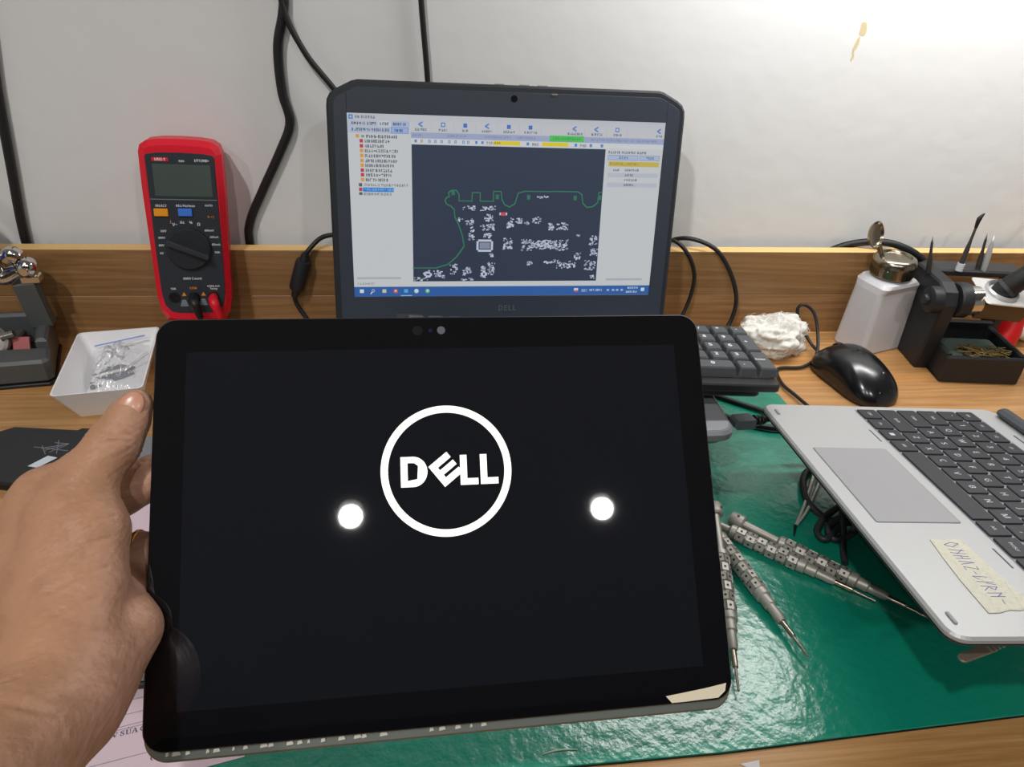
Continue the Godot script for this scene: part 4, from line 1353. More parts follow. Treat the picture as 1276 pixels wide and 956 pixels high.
# ---------------------------------------------------------------- grey stand with a chrome joint, at the left edge
func clamp_stand() -> void:
	var t := thing("clamp_stand", "grey cast stand with a chrome joint and arm at the left edge", "stand", Vector3(-0.470, 0.0, -0.716), 0.10)
	var gm := mat(Color(0.31, 0.325, 0.33), 0.45, 0.1)
	var dm := mat(Color(0.10, 0.11, 0.125), 0.5)
	# base: a low box with a sunk well
	var s := st()
	var o := PackedVector2Array([Vector2(-0.075, -0.045), Vector2(0.050, -0.045), Vector2(0.0565, -0.040), Vector2(0.0735, 0.0365), Vector2(0.0690, 0.0430), Vector2(-0.075, 0.0500)])
	prism(s, o, 0.0, 0.004, 0.0008)
	obj("foot_plate", s, dm, t)
	s = st()
	prism(s, PackedVector2Array([Vector2(-0.075, 0.012), Vector2(0.0668, 0.012), Vector2(0.0725, 0.0360), Vector2(0.0680, 0.0420), Vector2(-0.075, 0.0490)]), 0.004, 0.030, 0.003)
	obj("front_block", s, gm, t)
	s = st()
	prism(s, PackedVector2Array([Vector2(0.040, -0.043), Vector2(0.050, -0.043), Vector2(0.0555, -0.038), Vector2(0.0668, 0.014), Vector2(0.055, 0.014)]), 0.004, 0.040, 0.003)
	obj("side_rim", s, gm, t)
	s = st()
	prism(s, PackedVector2Array([Vector2(-0.075, -0.044), Vector2(0.046, -0.044), Vector2(0.046, -0.034), Vector2(-0.075, -0.034)]), 0.004, 0.046, 0.003)
	obj("back_plate", s, gm, t)
	s = st()
	prism(s, PackedVector2Array([Vector2(-0.075, -0.036), Vector2(0.050, -0.036), Vector2(0.058, 0.014), Vector2(-0.075, 0.014)]), 0.004, 0.012, 0.0005)
	obj("well", s, dm, t)
	# clamp inside the well
	s = st()
	box(s, Vector3(0.060, 0.020, 0.030), Vector3(0.0020, 0.0220, -0.0120), 0.002)
	obj("clamp_block", s, mat(Color(0.36, 0.35, 0.34), 0.4, 0.5), t)
	s = st()
	box(s, Vector3(0.016, 0.022, 0.004), Vector3(0.0370, 0.0260, 0.0040), 0.0008, Basis(Vector3.RIGHT, -0.5))
	obj("pink_panel", s, mat(Color(0.68, 0.36, 0.37), 0.5), t)
	s = st()
	var dx := Transform3D(Basis(Vector3.RIGHT, 0.9), Vector3(0.010, 0.033, 0.004))
	lathe(s, [Vector2(0.0185, 0.0), Vector2(0.0185, 0.006), Vector2(0.0155, 0.0075), Vector2(0.0140, 0.004), Vector2(0.0095, 0.004), Vector2(0.0085, 0.0075), Vector2(0.0060, 0.0075), Vector2(0.0045, 0.003), Vector2(0.0, 0.003)], 32, dx)
	obj("clamp_ring", s, mat(Color(0.50, 0.48, 0.46), 0.35, 0.7), t)
	s = st()
	tube(s, [Vector3(0.0220, 0.0400, 0.0060), Vector3(0.0340, 0.0430, 0.0040)], 0.0040, 12, 1)
	obj("lock_pin", s, M.steel, t)
	# post and chrome joint
	s = st()
	prism(s, PackedVector2Array([Vector2(-0.0105, -0.006), Vector2(0.0105, -0.006), Vector2(0.0105, 0.006), Vector2(-0.0105, 0.006)]), -0.052, 0.0, 0.0015, Transform3D(Basis(Vector3(0, 0, 1), 0.10), Vector3(0.0480, 0.088, -0.024)))
	obj("post", s, gm, t)
	s = st()
	box(s, Vector3(0.017, 0.010, 0.012), Vector3(0.0560, 0.0920, -0.0240), 0.002)
	obj("joint_saddle", s, M.chrome, t)
	s = st()
	blob(s, Vector3(0.0560, 0.1045, -0.0225), Vector3(0.0105, 0.0115, 0.0105), Basis(), 24)
	obj("joint_ball", s, M.chrome, t)
	s = st()
	tube(s, [Vector3(0.0560, 0.1045, -0.0125), Vector3(0.0560, 0.1045, -0.0098)], 0.004, 12, 1)
	obj("joint_screw", s, M.chrome, t)
	s = st()
	tube(s, [Vector3(0.0495, 0.1140, -0.0260), Vector3(0.0435, 0.1180, -0.0260), Vector3(0.0375, 0.1120, -0.0260)], [0.0080, 0.0090, 0.0075], 14, 4)
	obj("joint_yoke", s, M.chrome, t)
	s = st()
	tube(s, [Vector3(0.0475, 0.1020, -0.0220), Vector3(0.0295, 0.0960, -0.0220), Vector3(0.0215, 0.1190, -0.0240), Vector3(0.0075, 0.1690, -0.0260), Vector3(-0.0275, 0.2190, -0.0300)], [0.007, 0.0095, 0.0105, 0.010, 0.010], 16, 5)
	var arm := obj("arm", s, M.chrome, t)
	s = st()
	box(s, Vector3(0.004, 0.022, 0.012), Vector3(0.0270, 0.1240, -0.0135), 0.001, Basis(Vector3(0, 0, 1), 0.25))
	obj("blue_band", s, mat(Color(0.12, 0.22, 0.72), 0.4), arm)
	s = st()
	tube(s, [Vector3(0.0280, 0.1660, -0.0140), Vector3(0.0300, 0.1520, -0.0120), Vector3(0.0245, 0.1360, -0.0115), Vector3(0.0155, 0.1320, -0.0120)], 0.0012, 8)
	obj("clip_wire", s, M.chrome, arm)
	lettering("cast_mark", "PRECISE", 0.0042, mat(Color(0.46, 0.47, 0.47), 0.5), t, Transform3D(Basis(Vector3.RIGHT, -PI / 2), Vector3(0.008, 0.0301, 0.022)), "Droid Sans", true)

# ---------------------------------------------------------------- white parts tray
func parts_tray() -> void:
	var W := Vector3(0.987, 0, -0.16)
	var Dn := Vector3(0.160, 0, 0.987)
	var t := thing("parts_tray", "white plastic tray with slanted sides holding a bag of screws", "tray")
	t.transform = Transform3D(Basis(W, Vector3.UP, Dn), Vector3(-0.3305, 0.0, -0.6755)).orthonormalized()
	var s := st()
	s.set_smooth_group(-1)
	var outer := []
	var hgt := 0.035
	for l in [[0.0275, 0.048, 0.0], [0.0405, 0.0620, hgt], [0.0392, 0.0607, hgt], [0.0265, 0.047, 0.0016], [0.0, 0.0, 0.0016]]:
		var r := []
		for p in rrect(maxf(l[0] * 2, 0.002), maxf(l[1] * 2, 0.002), 0.005 if l[0] > 0.0 else 0.0005, 4): r.append(Vector3(p.x, l[2], p.y))
		outer.append(r)
	for k in 4:
		var n: int = outer[k].size()
		for i in n:
			var j := (i + 1) % n
			var rad: Vector3 = outer[k][i] + outer[k][j]
			var out: Vector3 = [Vector3(rad.x, -0.02, rad.z), Vector3.UP, Vector3(-rad.x, 0.02, -rad.z), Vector3.UP][k]
			quad(s, outer[k][i], outer[k][j], outer[k + 1][j], outer[k + 1][i], out)
	for i in range(1, outer[0].size() - 1): tri(s, outer[0][0], outer[0][i], outer[0][i + 1], Vector3.DOWN)
	obj("shell", s, M.white_plastic, t)
	# clear bag crumpled in the tray
	var b := thing("plastic_bag", "crumpled clear plastic bag lying in the white tray", "bag")
	b.transform = t.transform
	var n := FastNoiseLite.new()
	n.seed = 12
	n.frequency = 6.5
	s = st()
	s.set_smooth_group(0)
	var g := []
	for i in 25:
		var row := []
		for j in 31:
			var u := i / 24.0
			var v := j / 30.0
			var e := sin(PI * u) * sin(PI * v)
			row.append(Vector3(lerpf(-0.0255, 0.030, u), 0.0045 + 0.020 * pow(maxf(e, 0.0), 0.6) + 0.016 * n.get_noise_2d(u, v) * e + 0.018 * v * v, lerpf(0.020, -0.0475, v)))
		g.append(row)
	for i in 24:
		for j in 30: quad(s, g[i][j], g[i + 1][j], g[i + 1][j + 1], g[i][j + 1], Vector3.UP)
	var clear := mat(Color(0.93, 0.94, 0.98, 0.20), 0.16)
	clear.transparency = BaseMaterial3D.TRANSPARENCY_ALPHA
	clear.cull_mode = BaseMaterial3D.CULL_DISABLED
	obj("film", s, clear, b)
	s = st()
	box(s, Vector3(0.050, 0.0006, 0.0022), Vector3(0.002, 0.0300, -0.046), 0.0002, Basis(Vector3.UP, 0.12) * Basis(Vector3(0, 0, 1), 0.1))
	obj("zip_strip", s, mat(Color(0.45, 0.60, 0.92), 0.4), b)
	var dark := mat(Color(0.10, 0.11, 0.13), 0.5)
	# a dark rag of foam, a steel arm and small screws
	var f := thing("foam_scrap", "dark grey jagged foam scrap in the white tray", "scrap")
	f.transform = t.transform * Transform3D(Basis(Vector3.UP, 0.2), Vector3(-0.004, 0.0018, -0.026))
	s = st()
	var o := PackedVector2Array()
	for k in 22:
		var a := TAU * k / 22
		o.append(Vector2(cos(a) * 0.0175, sin(a) * 0.0135) * rng.randf_range(0.75, 1.15))
	prism(s, o, 0.0, 0.003, 0.0006)
	obj("scrap", s, mat(Color(0.23, 0.25, 0.29), 0.8), f)
	var a2 := thing("steel_strip", "narrow bent steel strip in the white tray", "strip")
	a2.transform = t.transform
	s = st()
	tube(s, [Vector3(-0.0215, 0.0065, -0.015), Vector3(-0.010, 0.0070, -0.019), Vector3(0.006, 0.0075, -0.0245), Vector3(0.0135, 0.010, -0.031), Vector3(0.0275, 0.016, -0.040)], [0.0015, 0.0022, 0.0017, 0.0016, 0.0016], 8, 4)
	obj("strip", s, mat(Color(0.80, 0.80, 0.77), 0.35, 0.4), a2)
	for q in [[-0.0300, -0.024, 0.0024, "dark screw beside the bent strip in the tray"], [-0.0222, 0.000, 0.0026, "black round screw at the front of the tray"], [-0.0262, -0.010, 0.0012, "tiny dark speck of a screw at the left of the tray"]]:
		var c := thing("screw", q[3], "screw")
		c.transform = t.transform * Transform3D(Basis(), Vector3(q[0], 0.0016, q[1]))
		s = st()
		lathe(s, [Vector2(q[2], 0.0), Vector2(q[2], q[2] * 1.1), Vector2(q[2] * 0.6, q[2] * 1.5), Vector2(0.0, q[2] * 1.4)], 14)
		obj("head", s, dark, c)
		s = st()
		tube(s, [Vector3(q[2] * 0.5, q[2] * 0.6, 0), Vector3(q[2] * 2.8, q[2] * 0.6, -q[2])], q[2] * 0.45, 8, 1)
		obj("shank", s, M.steel, c)

# ---------------------------------------------------------------- tablet battery and form at the left
func battery() -> void:
	var t := thing("battery_pack", "flat black battery pack with a white sticker behind the hand", "battery")
	var s := st()
	var o := PackedVector2Array([Vector2(-0.391, -0.594), Vector2(-0.333, -0.587), Vector2(-0.330, -0.590), Vector2(-0.285, -0.585), Vector2(-0.268, -0.515), Vector2(-0.342, -0.510), Vector2(-0.395, -0.522), Vector2(-0.430, -0.535), Vector2(-0.425, -0.572)])
	prism(s, o, 0.0, 0.0115, 0.0008)
	obj("casing", s, mat(Color(0.155, 0.16, 0.175), 0.62), t)
	s = st()
	prism(s, Geometry2D.offset_polygon(o, 0.0004)[0], 0.002, 0.0065, 0.0002)
	obj("seam_band", s, mat(Color(0.05, 0.052, 0.055), 0.5), t)
	s = st()
	prism(s, PackedVector2Array([Vector2(-0.3545, -0.5345), Vector2(-0.3435, -0.5485), Vector2(-0.3345, -0.5455), Vector2(-0.3455, -0.5320)]), 0.0115, 0.0117)
	obj("sticker", s, mat(Color(0.80, 0.84, 0.88), 0.5), t)
	# crossed-out bin
	s = st()
	var lines := [[-0.361, -0.562, -0.329, -0.555], [-0.3545, -0.5635, -0.3465, -0.5505], [-0.350, -0.556, -0.333, -0.566], [-0.3535, -0.5595, -0.3325, -0.5655], [-0.3435, -0.5715, -0.3375, -0.5515], [-0.3445, -0.5535, -0.333, -0.5645], [-0.345, -0.5675, -0.333, -0.5655]]
	for l in lines: tube(s, [Vector3(l[0], 0.0115, l[1]), Vector3(l[2], 0.0115, l[3])], 0.00042, 5, 1)
	obj("bin_symbol", s, mat(Color(0.46, 0.48, 0.52), 0.6), t)
	var h := thing("metal_bracket", "thin grey metal plate between thumb and tablet edge", "plate", Vector3(-0.243, 0.0, -0.548), 0.2)
	s = st()
	box(s, Vector3(0.05, 0.004, 0.070), Vector3(0, 0.006, 0), 0.0008)
	obj("plate", s, mat(Color(0.55, 0.57, 0.60), 0.45, 0.4), h)
	s = st()
	for z in [-0.03, 0.03]: box(s, Vector3(0.05, 0.006, 0.004), Vector3(0, 0.003, z), 0.0006)
	obj("flange", s, mat(Color(0.50, 0.52, 0.55), 0.45, 0.4), h)

func accented(words: String, h: float, m: Material, parent: Node, xf: Transform3D, marks: Array) -> void:
	var o := lettering("print", words, h, m, parent, xf, "Droid Serif", true, 0.0001)
	var t: TextMesh = o.mesh
	var k := t.pixel_size
	var full: float = t.font.get_string_size(words, HORIZONTAL_ALIGNMENT_LEFT, -1, 24).x * k
	var s := st()
	for a in marks:
		var x0: float = t.font.get_string_size(words.substr(0, a[0]), HORIZONTAL_ALIGNMENT_LEFT, -1, 24).x * k - full / 2
		var x1: float = t.font.get_string_size(words.substr(0, a[0] + 1), HORIZONTAL_ALIGNMENT_LEFT, -1, 24).x * k - full / 2
		var c := (x0 + x1) / 2
		var top := h * 0.62
		var pts := []
		match a[1]:
			"horn": pts = [Vector2(x1 - h * 0.06, top - h * 0.12), Vector2(x1 + h * 0.05, top - h * 0.02), Vector2(x1 + h * 0.05, top + h * 0.12)]
			"hook": pts = [Vector2(c - h * 0.10, top + h * 0.28), Vector2(c + h * 0.06, top + h * 0.32), Vector2(c + h * 0.02, top + h * 0.18), Vector2(c, top + h * 0.10)]
			"tilde": pts = [Vector2(c - h * 0.18, top + h * 0.14), Vector2(c - h * 0.07, top + h * 0.22), Vector2(c + h * 0.07, top + h * 0.14), Vector2(c + h * 0.18, top + h * 0.22)]
			"roof": pts = [Vector2(c - h * 0.15, top + h * 0.10), Vector2(c, top + h * 0.24), Vector2(c + h * 0.15, top + h * 0.10)]
			"dot": pts = [Vector2(c - h * 0.03, -h * 0.60), Vector2(c + h * 0.03, -h * 0.60)]
		var p3 := []
		for p in pts: p3.append(Vector3(p.x, p.y, 0.00005))
		tube(s, p3, h * 0.05, 5, 3)
	obj("accent_marks", s, m, parent, xf)

func paper_form() -> void:
	# local x runs along the lines of print
	var t := thing("paper_form", "pale pink printed repair form lying under the hand", "paper", Vector3(-0.1972, 0.0024, -0.2810), 0.226)
	var s := st()
	prism(s, PackedVector2Array([Vector2(-0.125, -0.215), Vector2(0.073, -0.215), Vector2(0.073, 0.036), Vector2(-0.125, 0.036)]), 0.0, 0.0002)
	obj("sheet", s, mat(Color(0.84, 0.755, 0.80), 0.7), t)
	var inkm := mat(Color(0.28, 0.26, 0.36), 0.7)
	s = st()
	for z in [-0.064, -0.052, -0.042, -0.0235, -0.0135, -0.0055, -0.0035, 0.0165]:
		box(s, Vector3(0.18, 0.0001, 0.0004), Vector3(-0.028, 0.00022, z))
	box(s, Vector3(0.0004, 0.0001, 0.040), Vector3(-0.018, 0.00022, 0.0165))
	obj("ruled_lines", s, mat(Color(0.50, 0.47, 0.57), 0.7), t)
	var flat := Basis(Vector3.RIGHT, -PI / 2)
	accented("KTV SUA CHUA", 0.0034, inkm, t, Transform3D(flat, Vector3(0.0085, 0.0002, -0.0008)), [[5, "horn"], [5, "hook"], [10, "horn"], [10, "tilde"]])
	accented("HOAT ĐONG", 0.0034, inkm, t, Transform3D(flat, Vector3(-0.0185, 0.0002, -0.0175)), [[2, "dot"], [6, "roof"], [6, "dot"]])
	accented("(Chu kí)", 0.0036, inkm, t, Transform3D(flat, Vector3(0.0300, 0.0002, 0.0205)), [[3, "horn"], [3, "tilde"]])
	var ad := thing("adapter", "small grey adapter with a black base on the pink form beside the tablet", "adapter", Vector3(-0.1690, 0.0026, -0.3265), 0.05)
	s = st()
	box(s, Vector3(0.060, 0.006, 0.026), Vector3(0, 0.003, 0), 0.001)
	obj("base", s, M.black, ad)
	s = st()
	box(s, Vector3(0.058, 0.008, 0.024), Vector3(0, 0.010, 0), 0.0015)
	obj("shell", s, mat(Color(0.50, 0.52, 0.55), 0.45), ad)
	var w := thing("white_card", "white card with a blue print half under the hand at the left edge", "paper", Vector3(-0.352, 0.0028, -0.452), 0.55)
	s = st()
	box(s, Vector3(0.09, 0.0006, 0.062), Vector3.ZERO, 0.0001)
	obj("card", s, mat(Color(0.85, 0.86, 0.88), 0.6), w)
	s = st()
	box(s, Vector3(0.03, 0.0002, 0.010), Vector3(0.022, 0.0004, 0.024))
	obj("blue_print", s, mat(Color(0.30, 0.62, 0.85), 0.6), w)
	var k := thing("tweezers", "dark tweezers with their tips on the white card at the left edge", "tweezers")
	for a in [[Vector3(-0.330, 0.005, -0.500), Vector3(-0.372, 0.006, -0.478), Vector3(-0.43, 0.006, -0.445)], [Vector3(-0.330, 0.005, -0.497), Vector3(-0.362, 0.006, -0.462), Vector3(-0.43, 0.006, -0.440)]]:
		s = st()
		tube(s, [a[0], a[1], a[2]], [0.0008, 0.0022, 0.0028], 8, 5)
		obj("arm", s, mat(Color(0.13, 0.14, 0.16), 0.4, 0.3), k)

# ---------------------------------------------------------------- cables
func cable(called: String, label: String, pts: Array, r, material: Material = null) -> Node3D:
	var s := st()
	tube(s, pts, r, 10, 7)
	var o := obj(called, s, material if material else M.cable)
	tag(o, label, "cable")
	return o

func wall_cables() -> void:
	var z := -0.809
	cable("power_cable", "thick black cable down the wall at the far left", [Vector3(-0.40, 0.42, z), Vector3(-0.412, 0.34, z), Vector3(-0.424, 0.273, z), Vector3(-0.434, 0.20, z), Vector3(-0.444, 0.125, z), Vector3(-0.446, 0.08, z), Vector3(-0.446, 0.005, z)], 0.0048)
	cable("power_cable", "thick wavy black cable down the wall between meter and laptop", [Vector3(-0.136, 0.42, z), Vector3(-0.140, 0.352, z), Vector3(-0.1505, 0.312, z), Vector3(-0.1518, 0.270, z), Vector3(-0.1475, 0.239, z), Vector3(-0.161, 0.209, z), Vector3(-0.184, 0.168, z), Vector3(-0.2035, 0.130, z), Vector3(-0.2075, 0.100, z), Vector3(-0.2085, 0.005, z)], 0.0048)
	cable("data_cable", "thin black cable slanting down the wall behind the laptop's left corner", [Vector3(-0.144, 0.43, z + 0.003), Vector3(-0.1415, 0.352, z + 0.003), Vector3(-0.125, 0.309, z + 0.004), Vector3(-0.098, 0.273, z + 0.004), Vector3(-0.06, 0.22, z + 0.003), Vector3(-0.04, 0.12, z), Vector3(-0.04, 0.005, z)], 0.0030)
	cable("data_cable", "thin black cable hanging straight down behind the top of the laptop", [Vector3(-0.013, 0.43, z), Vector3(-0.009, 0.354, z), Vector3(-0.004, 0.279, z), Vector3(-0.002, 0.20, z), Vector3(-0.002, 0.005, z)], 0.0029)
	# the laptop's supply cord with its barrel, over the rail
	var t := thing("supply_cord", "black cord with a thick barrel looped over the rail beside the laptop", "cord")
	var s := st()
	tube(s, [Vector3(-0.085, 0.100, -0.812), Vector3(-0.098, 0.112, -0.806), Vector3(-0.110, 0.1215, -0.795), Vector3(-0.124, 0.1225, -0.783), Vector3(-0.137, 0.112, -0.775), Vector3(-0.142, 0.105, -0.774)], 0.0026, 10, 7)
	obj("cord", s, M.cable, t)
	s = st()
	var ax := along(Vector3(-0.1405, 0.1085, -0.774), Vector3(-0.1585, 0.056, -0.774))
	lathe(s, [Vector2(0.0, 0.0), Vector2(0.0040, 0.0), Vector2(0.0052, 0.0085), Vector2(0.0078, 0.0092), Vector2(0.0084, 0.012), Vector2(0.0086, 0.042), Vector2(0.0078, 0.0455), Vector2(0.0050, 0.0465), Vector2(0.0036, 0.0555), Vector2(0.0, 0.0555)], 20, ax)
	obj("barrel", s, mat(Color(0.12, 0.13, 0.155), 0.5), t)
	s = st()
	tube(s, [Vector3(-0.1582, 0.0575, -0.774), Vector3(-0.1575, 0.048, -0.774), Vector3(-0.150, 0.034, -0.771), Vector3(-0.138, 0.018, -0.765), Vector3(-0.12, 0.006, -0.755), Vector3(-0.09, 0.004, -0.74)], 0.0026, 10, 7)
	obj("cord", s, M.cable, t)
	cable("thin_cable", "thin dark cable over the rail close to the laptop's right edge", [Vector3(0.255, 0.090, -0.812), Vector3(0.266, 0.1135, -0.803), Vector3(0.279, 0.1195, -0.786), Vector3(0.293, 0.108, -0.777), Vector3(0.3045, 0.085, -0.776), Vector3(0.3055, 0.062, -0.774), Vector3(0.299, 0.036, -0.770), Vector3(0.285, 0.012, -0.760), Vector3(0.265, 0.004, -0.745)], 0.0024)
	cable("thin_cable", "thin dark cable arching over the rail towards the cotton wool", [Vector3(0.270, 0.095, -0.812), Vector3(0.280, 0.114, -0.803), Vector3(0.300, 0.1205, -0.792), Vector3(0.3255, 0.1135, -0.779), Vector3(0.3455, 0.090, -0.775), Vector3(0.3600, 0.060, -0.773), Vector3(0.3625, 0.036, -0.771), Vector3(0.354, 0.014, -0.765), Vector3(0.335, 0.004, -0.75), Vector3(0.30, 0.003, -0.735)], 0.0026)

# ---------------------------------------------------------------- right-hand side
func bottle() -> void:
	var t := thing("dispenser_bottle", "frosted square alcohol bottle with an open flip-top metal cap", "bottle", Vector3(0.5340, 0.0, -0.7520), 0.33)
	var s := st()
	s.set_smooth_group(-1)
	var rings := []
	for l in [[0.0325, 0.0, 0.004], [0.0340, 0.0020, 0.006], [0.0312, 0.0790, 0.006], [0.0300, 0.0865, 0.008], [0.0265, 0.0905, 0.011], [0.0175, 0.0930, 0.0150], [0.0165, 0.096, 0.0150]]:
		var r := []
		for p in rrect(l[0] * 2, l[0] * 2 - 0.021 * clampf((0.096 - l[1]) / 0.015, 0.0, 1.0), l[2], 5): r.append(Vector3(p.x, l[1], p.y))
		rings.append(r)
	for k in rings.size() - 1:
		var n: int = rings[k].size()
		for i in n:
			var j := (i + 1) % n
			var m: Vector3 = rings[k][i] + rings[k][j]
			var rise: float = rings[k][i].length() - rings[k + 1][i].length()
			quad(s, rings[k][i], rings[k][j], rings[k + 1][j], rings[k + 1][i], Vector3(m.x, 0.06 if k > 2 else 0.0, m.z))
	for i in range(1, rings[0].size() - 1):
		tri(s, rings[0][0], rings[0][i], rings[0][i + 1], Vector3.DOWN)
		tri(s, rings[6][0], rings[6][i], rings[6][i + 1], Vector3.UP)
	var bm := mat(Color(0.80, 0.80, 0.82), 0.42)
	bm.backlight_enabled = true
	bm.backlight = Color(0.25, 0.24, 0.23)
	obj("body", s, bm, t)
	var cap := mat(Color(0.60, 0.57, 0.51), 0.24, 1.0)
	s = st()
	lathe(s, [Vector2(0.0, 0.0865), Vector2(0.0225, 0.0865), Vector2(0.0238, 0.088), Vector2(0.0238, 0.0985), Vector2(0.0245, 0.0990), Vector2(0.0245, 0.1045), Vector2(0.0225, 0.1085), Vector2(0.0190, 0.1105), Vector2(0.0170, 0.1105), Vector2(0.0160, 0.1085), Vector2(0.0, 0.1075)], 40, Transform3D(Basis(), Vector3(0, 0.0072, 0)))
	var c := obj("metal_cap", s, cap, t)
	s = st()
	var kn := Transform3D(Basis(), Vector3(0, 0.0957, 0))
	for k in 40:
		var a := TAU * k / 40
		box(s, Vector3(0.0012, 0.0085, 0.0008), kn * Vector3(cos(a) * 0.0239, 0.0052, sin(a) * 0.0239), 0.0002, Basis(Vector3.UP, -a + PI / 2))
	obj("knurling", s, cap, c)
	# the flip lid stands up on its hinge at the left back
	var turn := Basis(Vector3.UP, -0.33)
	s = st()
	var ly := turn * Vector3(0.50, 0.30, 0.82).normalized()
	var lx := ly.cross(Vector3(0, 0, 1)).normalized()
	var lid := Transform3D(Basis(lx, ly, lx.cross(ly)), turn * Vector3(-0.0355, 0.1425, -0.001))
	lathe(s, [Vector2(0.0, -0.0035), Vector2(0.008, -0.003), Vector2(0.0135, -0.0005), Vector2(0.0155, 0.003), Vector2(0.0148, 0.0032), Vector2(0.0125, 0.0008), Vector2(0.0, -0.0012)], 32, lid)
	obj("flip_lid", s, cap, t)
	s = st()
	tube(s, [turn * Vector3(-0.0165, 0.1147, 0.0), turn * Vector3(-0.0210, 0.1215, 0.0), turn * Vector3(-0.0275, 0.1320, -0.001)], [0.0026, 0.0030, 0.0034], 10, 4)
	obj("lid_hinge", s, cap, t)

func iron_stand() -> void:
	var t := thing("iron_stand", "black soldering iron stand with a steel holder and a sponge tray", "stand", Vector3(0.617, 0.0, -0.690), -0.10)
	var bm := mat(Color(0.105, 0.11, 0.125), 0.5)
	var s := st()
	# tray: floor and four walls
	box(s, Vector3(0.090, 0.006, 0.078), Vector3(0.006, 0.003, -0.010), 0.001)
	box(s, Vector3(0.090, 0.034, 0.006), Vector3(0.006, 0.017, 0.029), 0.0018)
	box(s, Vector3(0.090, 0.042, 0.006), Vector3(0.006, 0.021, -0.046), 0.0018)
	box(s, Vector3(0.006, 0.037, 0.074), Vector3(0.048, 0.0185, -0.010), 0.0018)
	box(s, Vector3(0.006, 0.037, 0.074), Vector3(-0.036, 0.0185, -0.010), 0.0018)
	obj("sponge_tray", s, bm, t)
	# the side arm, a slanted slab
	s = st()
	var prof := PackedVector2Array([Vector2(-0.078, 0.0), Vector2(-0.006, 0.0), Vector2(-0.001, 0.030), Vector2(0.004, 0.086), Vector2(-0.002, 0.100), Vector2(-0.018, 0.106), Vector2(-0.072, 0.106), Vector2(-0.080, 0.096)])
	var pp := PackedVector2Array()
	for q in prof: pp.append(Vector2(q.x, q.y))
	plate(s, pp, -0.009, 0.009, 0.002, Transform3D(Basis(Vector3(0, 0, 1), Vector3(0, 1, 0), Vector3(-1, 0, 0)), Vector3(-0.0455, 0.0, 0.006)))
	obj("side_arm", s, bm, t)
	s = st()
	box(s, Vector3(0.110, 0.008, 0.028), Vector3(0.010, 0.102, -0.060), 0.002)
	box(s, Vector3(0.008, 0.098, 0.024), Vector3(0.058, 0.049, -0.060), 0.002)
	obj("tip_rack", s, mat(Color(0.15, 0.155, 0.165), 0.45), t)
	# knob on the outside, collar inside
	s = st()
	var kx := Transform3D(Basis(Vector3(0, 0, 1), PI / 2), Vector3(-0.0545, 0.088, -0.002))
	lathe(s, [Vector2(0.0, 0.013), Vector2(0.011, 0.013), Vector2(0.0145, 0.011), Vector2(0.0155, 0.002), Vector2(0.0150, 0.0), Vector2(0.0, 0.0)].map(func(q): return q) .duplicate(), 24, kx)
	var kn := obj("clamp_knob", s, bm, t)
	s = st()
	lathe(s, [Vector2(0.0, 0.0172), Vector2(0.0060, 0.0172), Vector2(0.0064, 0.0160), Vector2(0.0064, 0.0125)], 6, kx)
	obj("hex_nut", s, mat(Color(0.17, 0.18, 0.20), 0.4, 0.3), kn)
	s = st()
	var cx := Transform3D(Basis(Vector3(0, 0, 1), -PI / 2), Vector3(-0.0365, 0.088, -0.004))
	lathe(s, [Vector2(0.0, 0.0), Vector2(0.0185, 0.0), Vector2(0.0200, 0.002), Vector2(0.0200, 0.012), Vector2(0.0180, 0.014), Vector2(0.0, 0.014)], 28, cx)
	obj("collar", s, bm, t)
	s = st()
	lathe(s, [Vector2(0.0, 0.012), Vector2(0.0165, 0.012), Vector2(0.0165, 0.026), Vector2(0.0150, 0.028), Vector2(0.0, 0.028)], 32, cx)
	obj("steel_barrel", s, M.chrome, t)
	# holder: bent sheet steel with a bright top plate
	s = st()
	var hx := Transform3D(Basis(Vector3.RIGHT, 0.25) * Basis(Vector3(0, 0, 1), -0.07), Vector3(0.0125, 0.090, -0.006))
	box(s, Vector3(0.056, 0.026, 0.034), Vector3(0.003, -0.006, 0.0), 0.003)
	obj("holder_body", s, mat(Color(0.36, 0.315, 0.24), 0.38, 0.6), t, hx)
	s = st()
	prism(s, rrect(0.060, 0.046, 0.004, 3, Vector2(0.004, 0.0)), 0.0085, 0.0105, 0.0006)
	obj("holder_plate", s, mat(Color(0.86, 0.86, 0.85), 0.35, 0.6), t, hx)
	s = st()
	lathe(s, [Vector2(0.0180, 0.0100), Vector2(0.0180, 0.0135), Vector2(0.0160, 0.0150), Vector2(0.0145, 0.0135), Vector2(0.0130, 0.0108)], 32, Transform3D(Basis(), Vector3(0.0, 0, 0.0)))
	obj("holder_ring", s, mat(Color(0.74, 0.74, 0.75), 0.3, 0.7), t, hx)
	# sponge and shavings
	var sp := thing("sponge", "greenish wet sponge in the tray of the black iron stand", "sponge")
	sp.transform = t.transform
	s = st()
	prism(s, rrect(0.070, 0.040, 0.006, 3, Vector2(0.004, -0.004)), 0.0062, 0.0300, 0.003)
	obj("pad", s, relief(mat(Color(0.30, 0.36, 0.33), 0.9), bump(0.08, 8.0, 3), 30.0, 1.0), sp)
	var w := thing("solder_wool", "tangle of brass solder wool at the front of the sponge tray", "wool")
	w.transform = t.transform
	s = st()
	for k in 46:
		var c := Vector3(rng.randf_range(-0.012, 0.036), 0.031 + rng.randf_range(0.0, 0.006), rng.randf_range(0.006, 0.024))
		var pts := []
		for i in 4: pts.append(c + Vector3(rng.randf_range(-0.011, 0.011), rng.randf_range(-0.003, 0.003), rng.randf_range(-0.005, 0.005)))
		tube(s, pts, 0.0007, 5, 3)
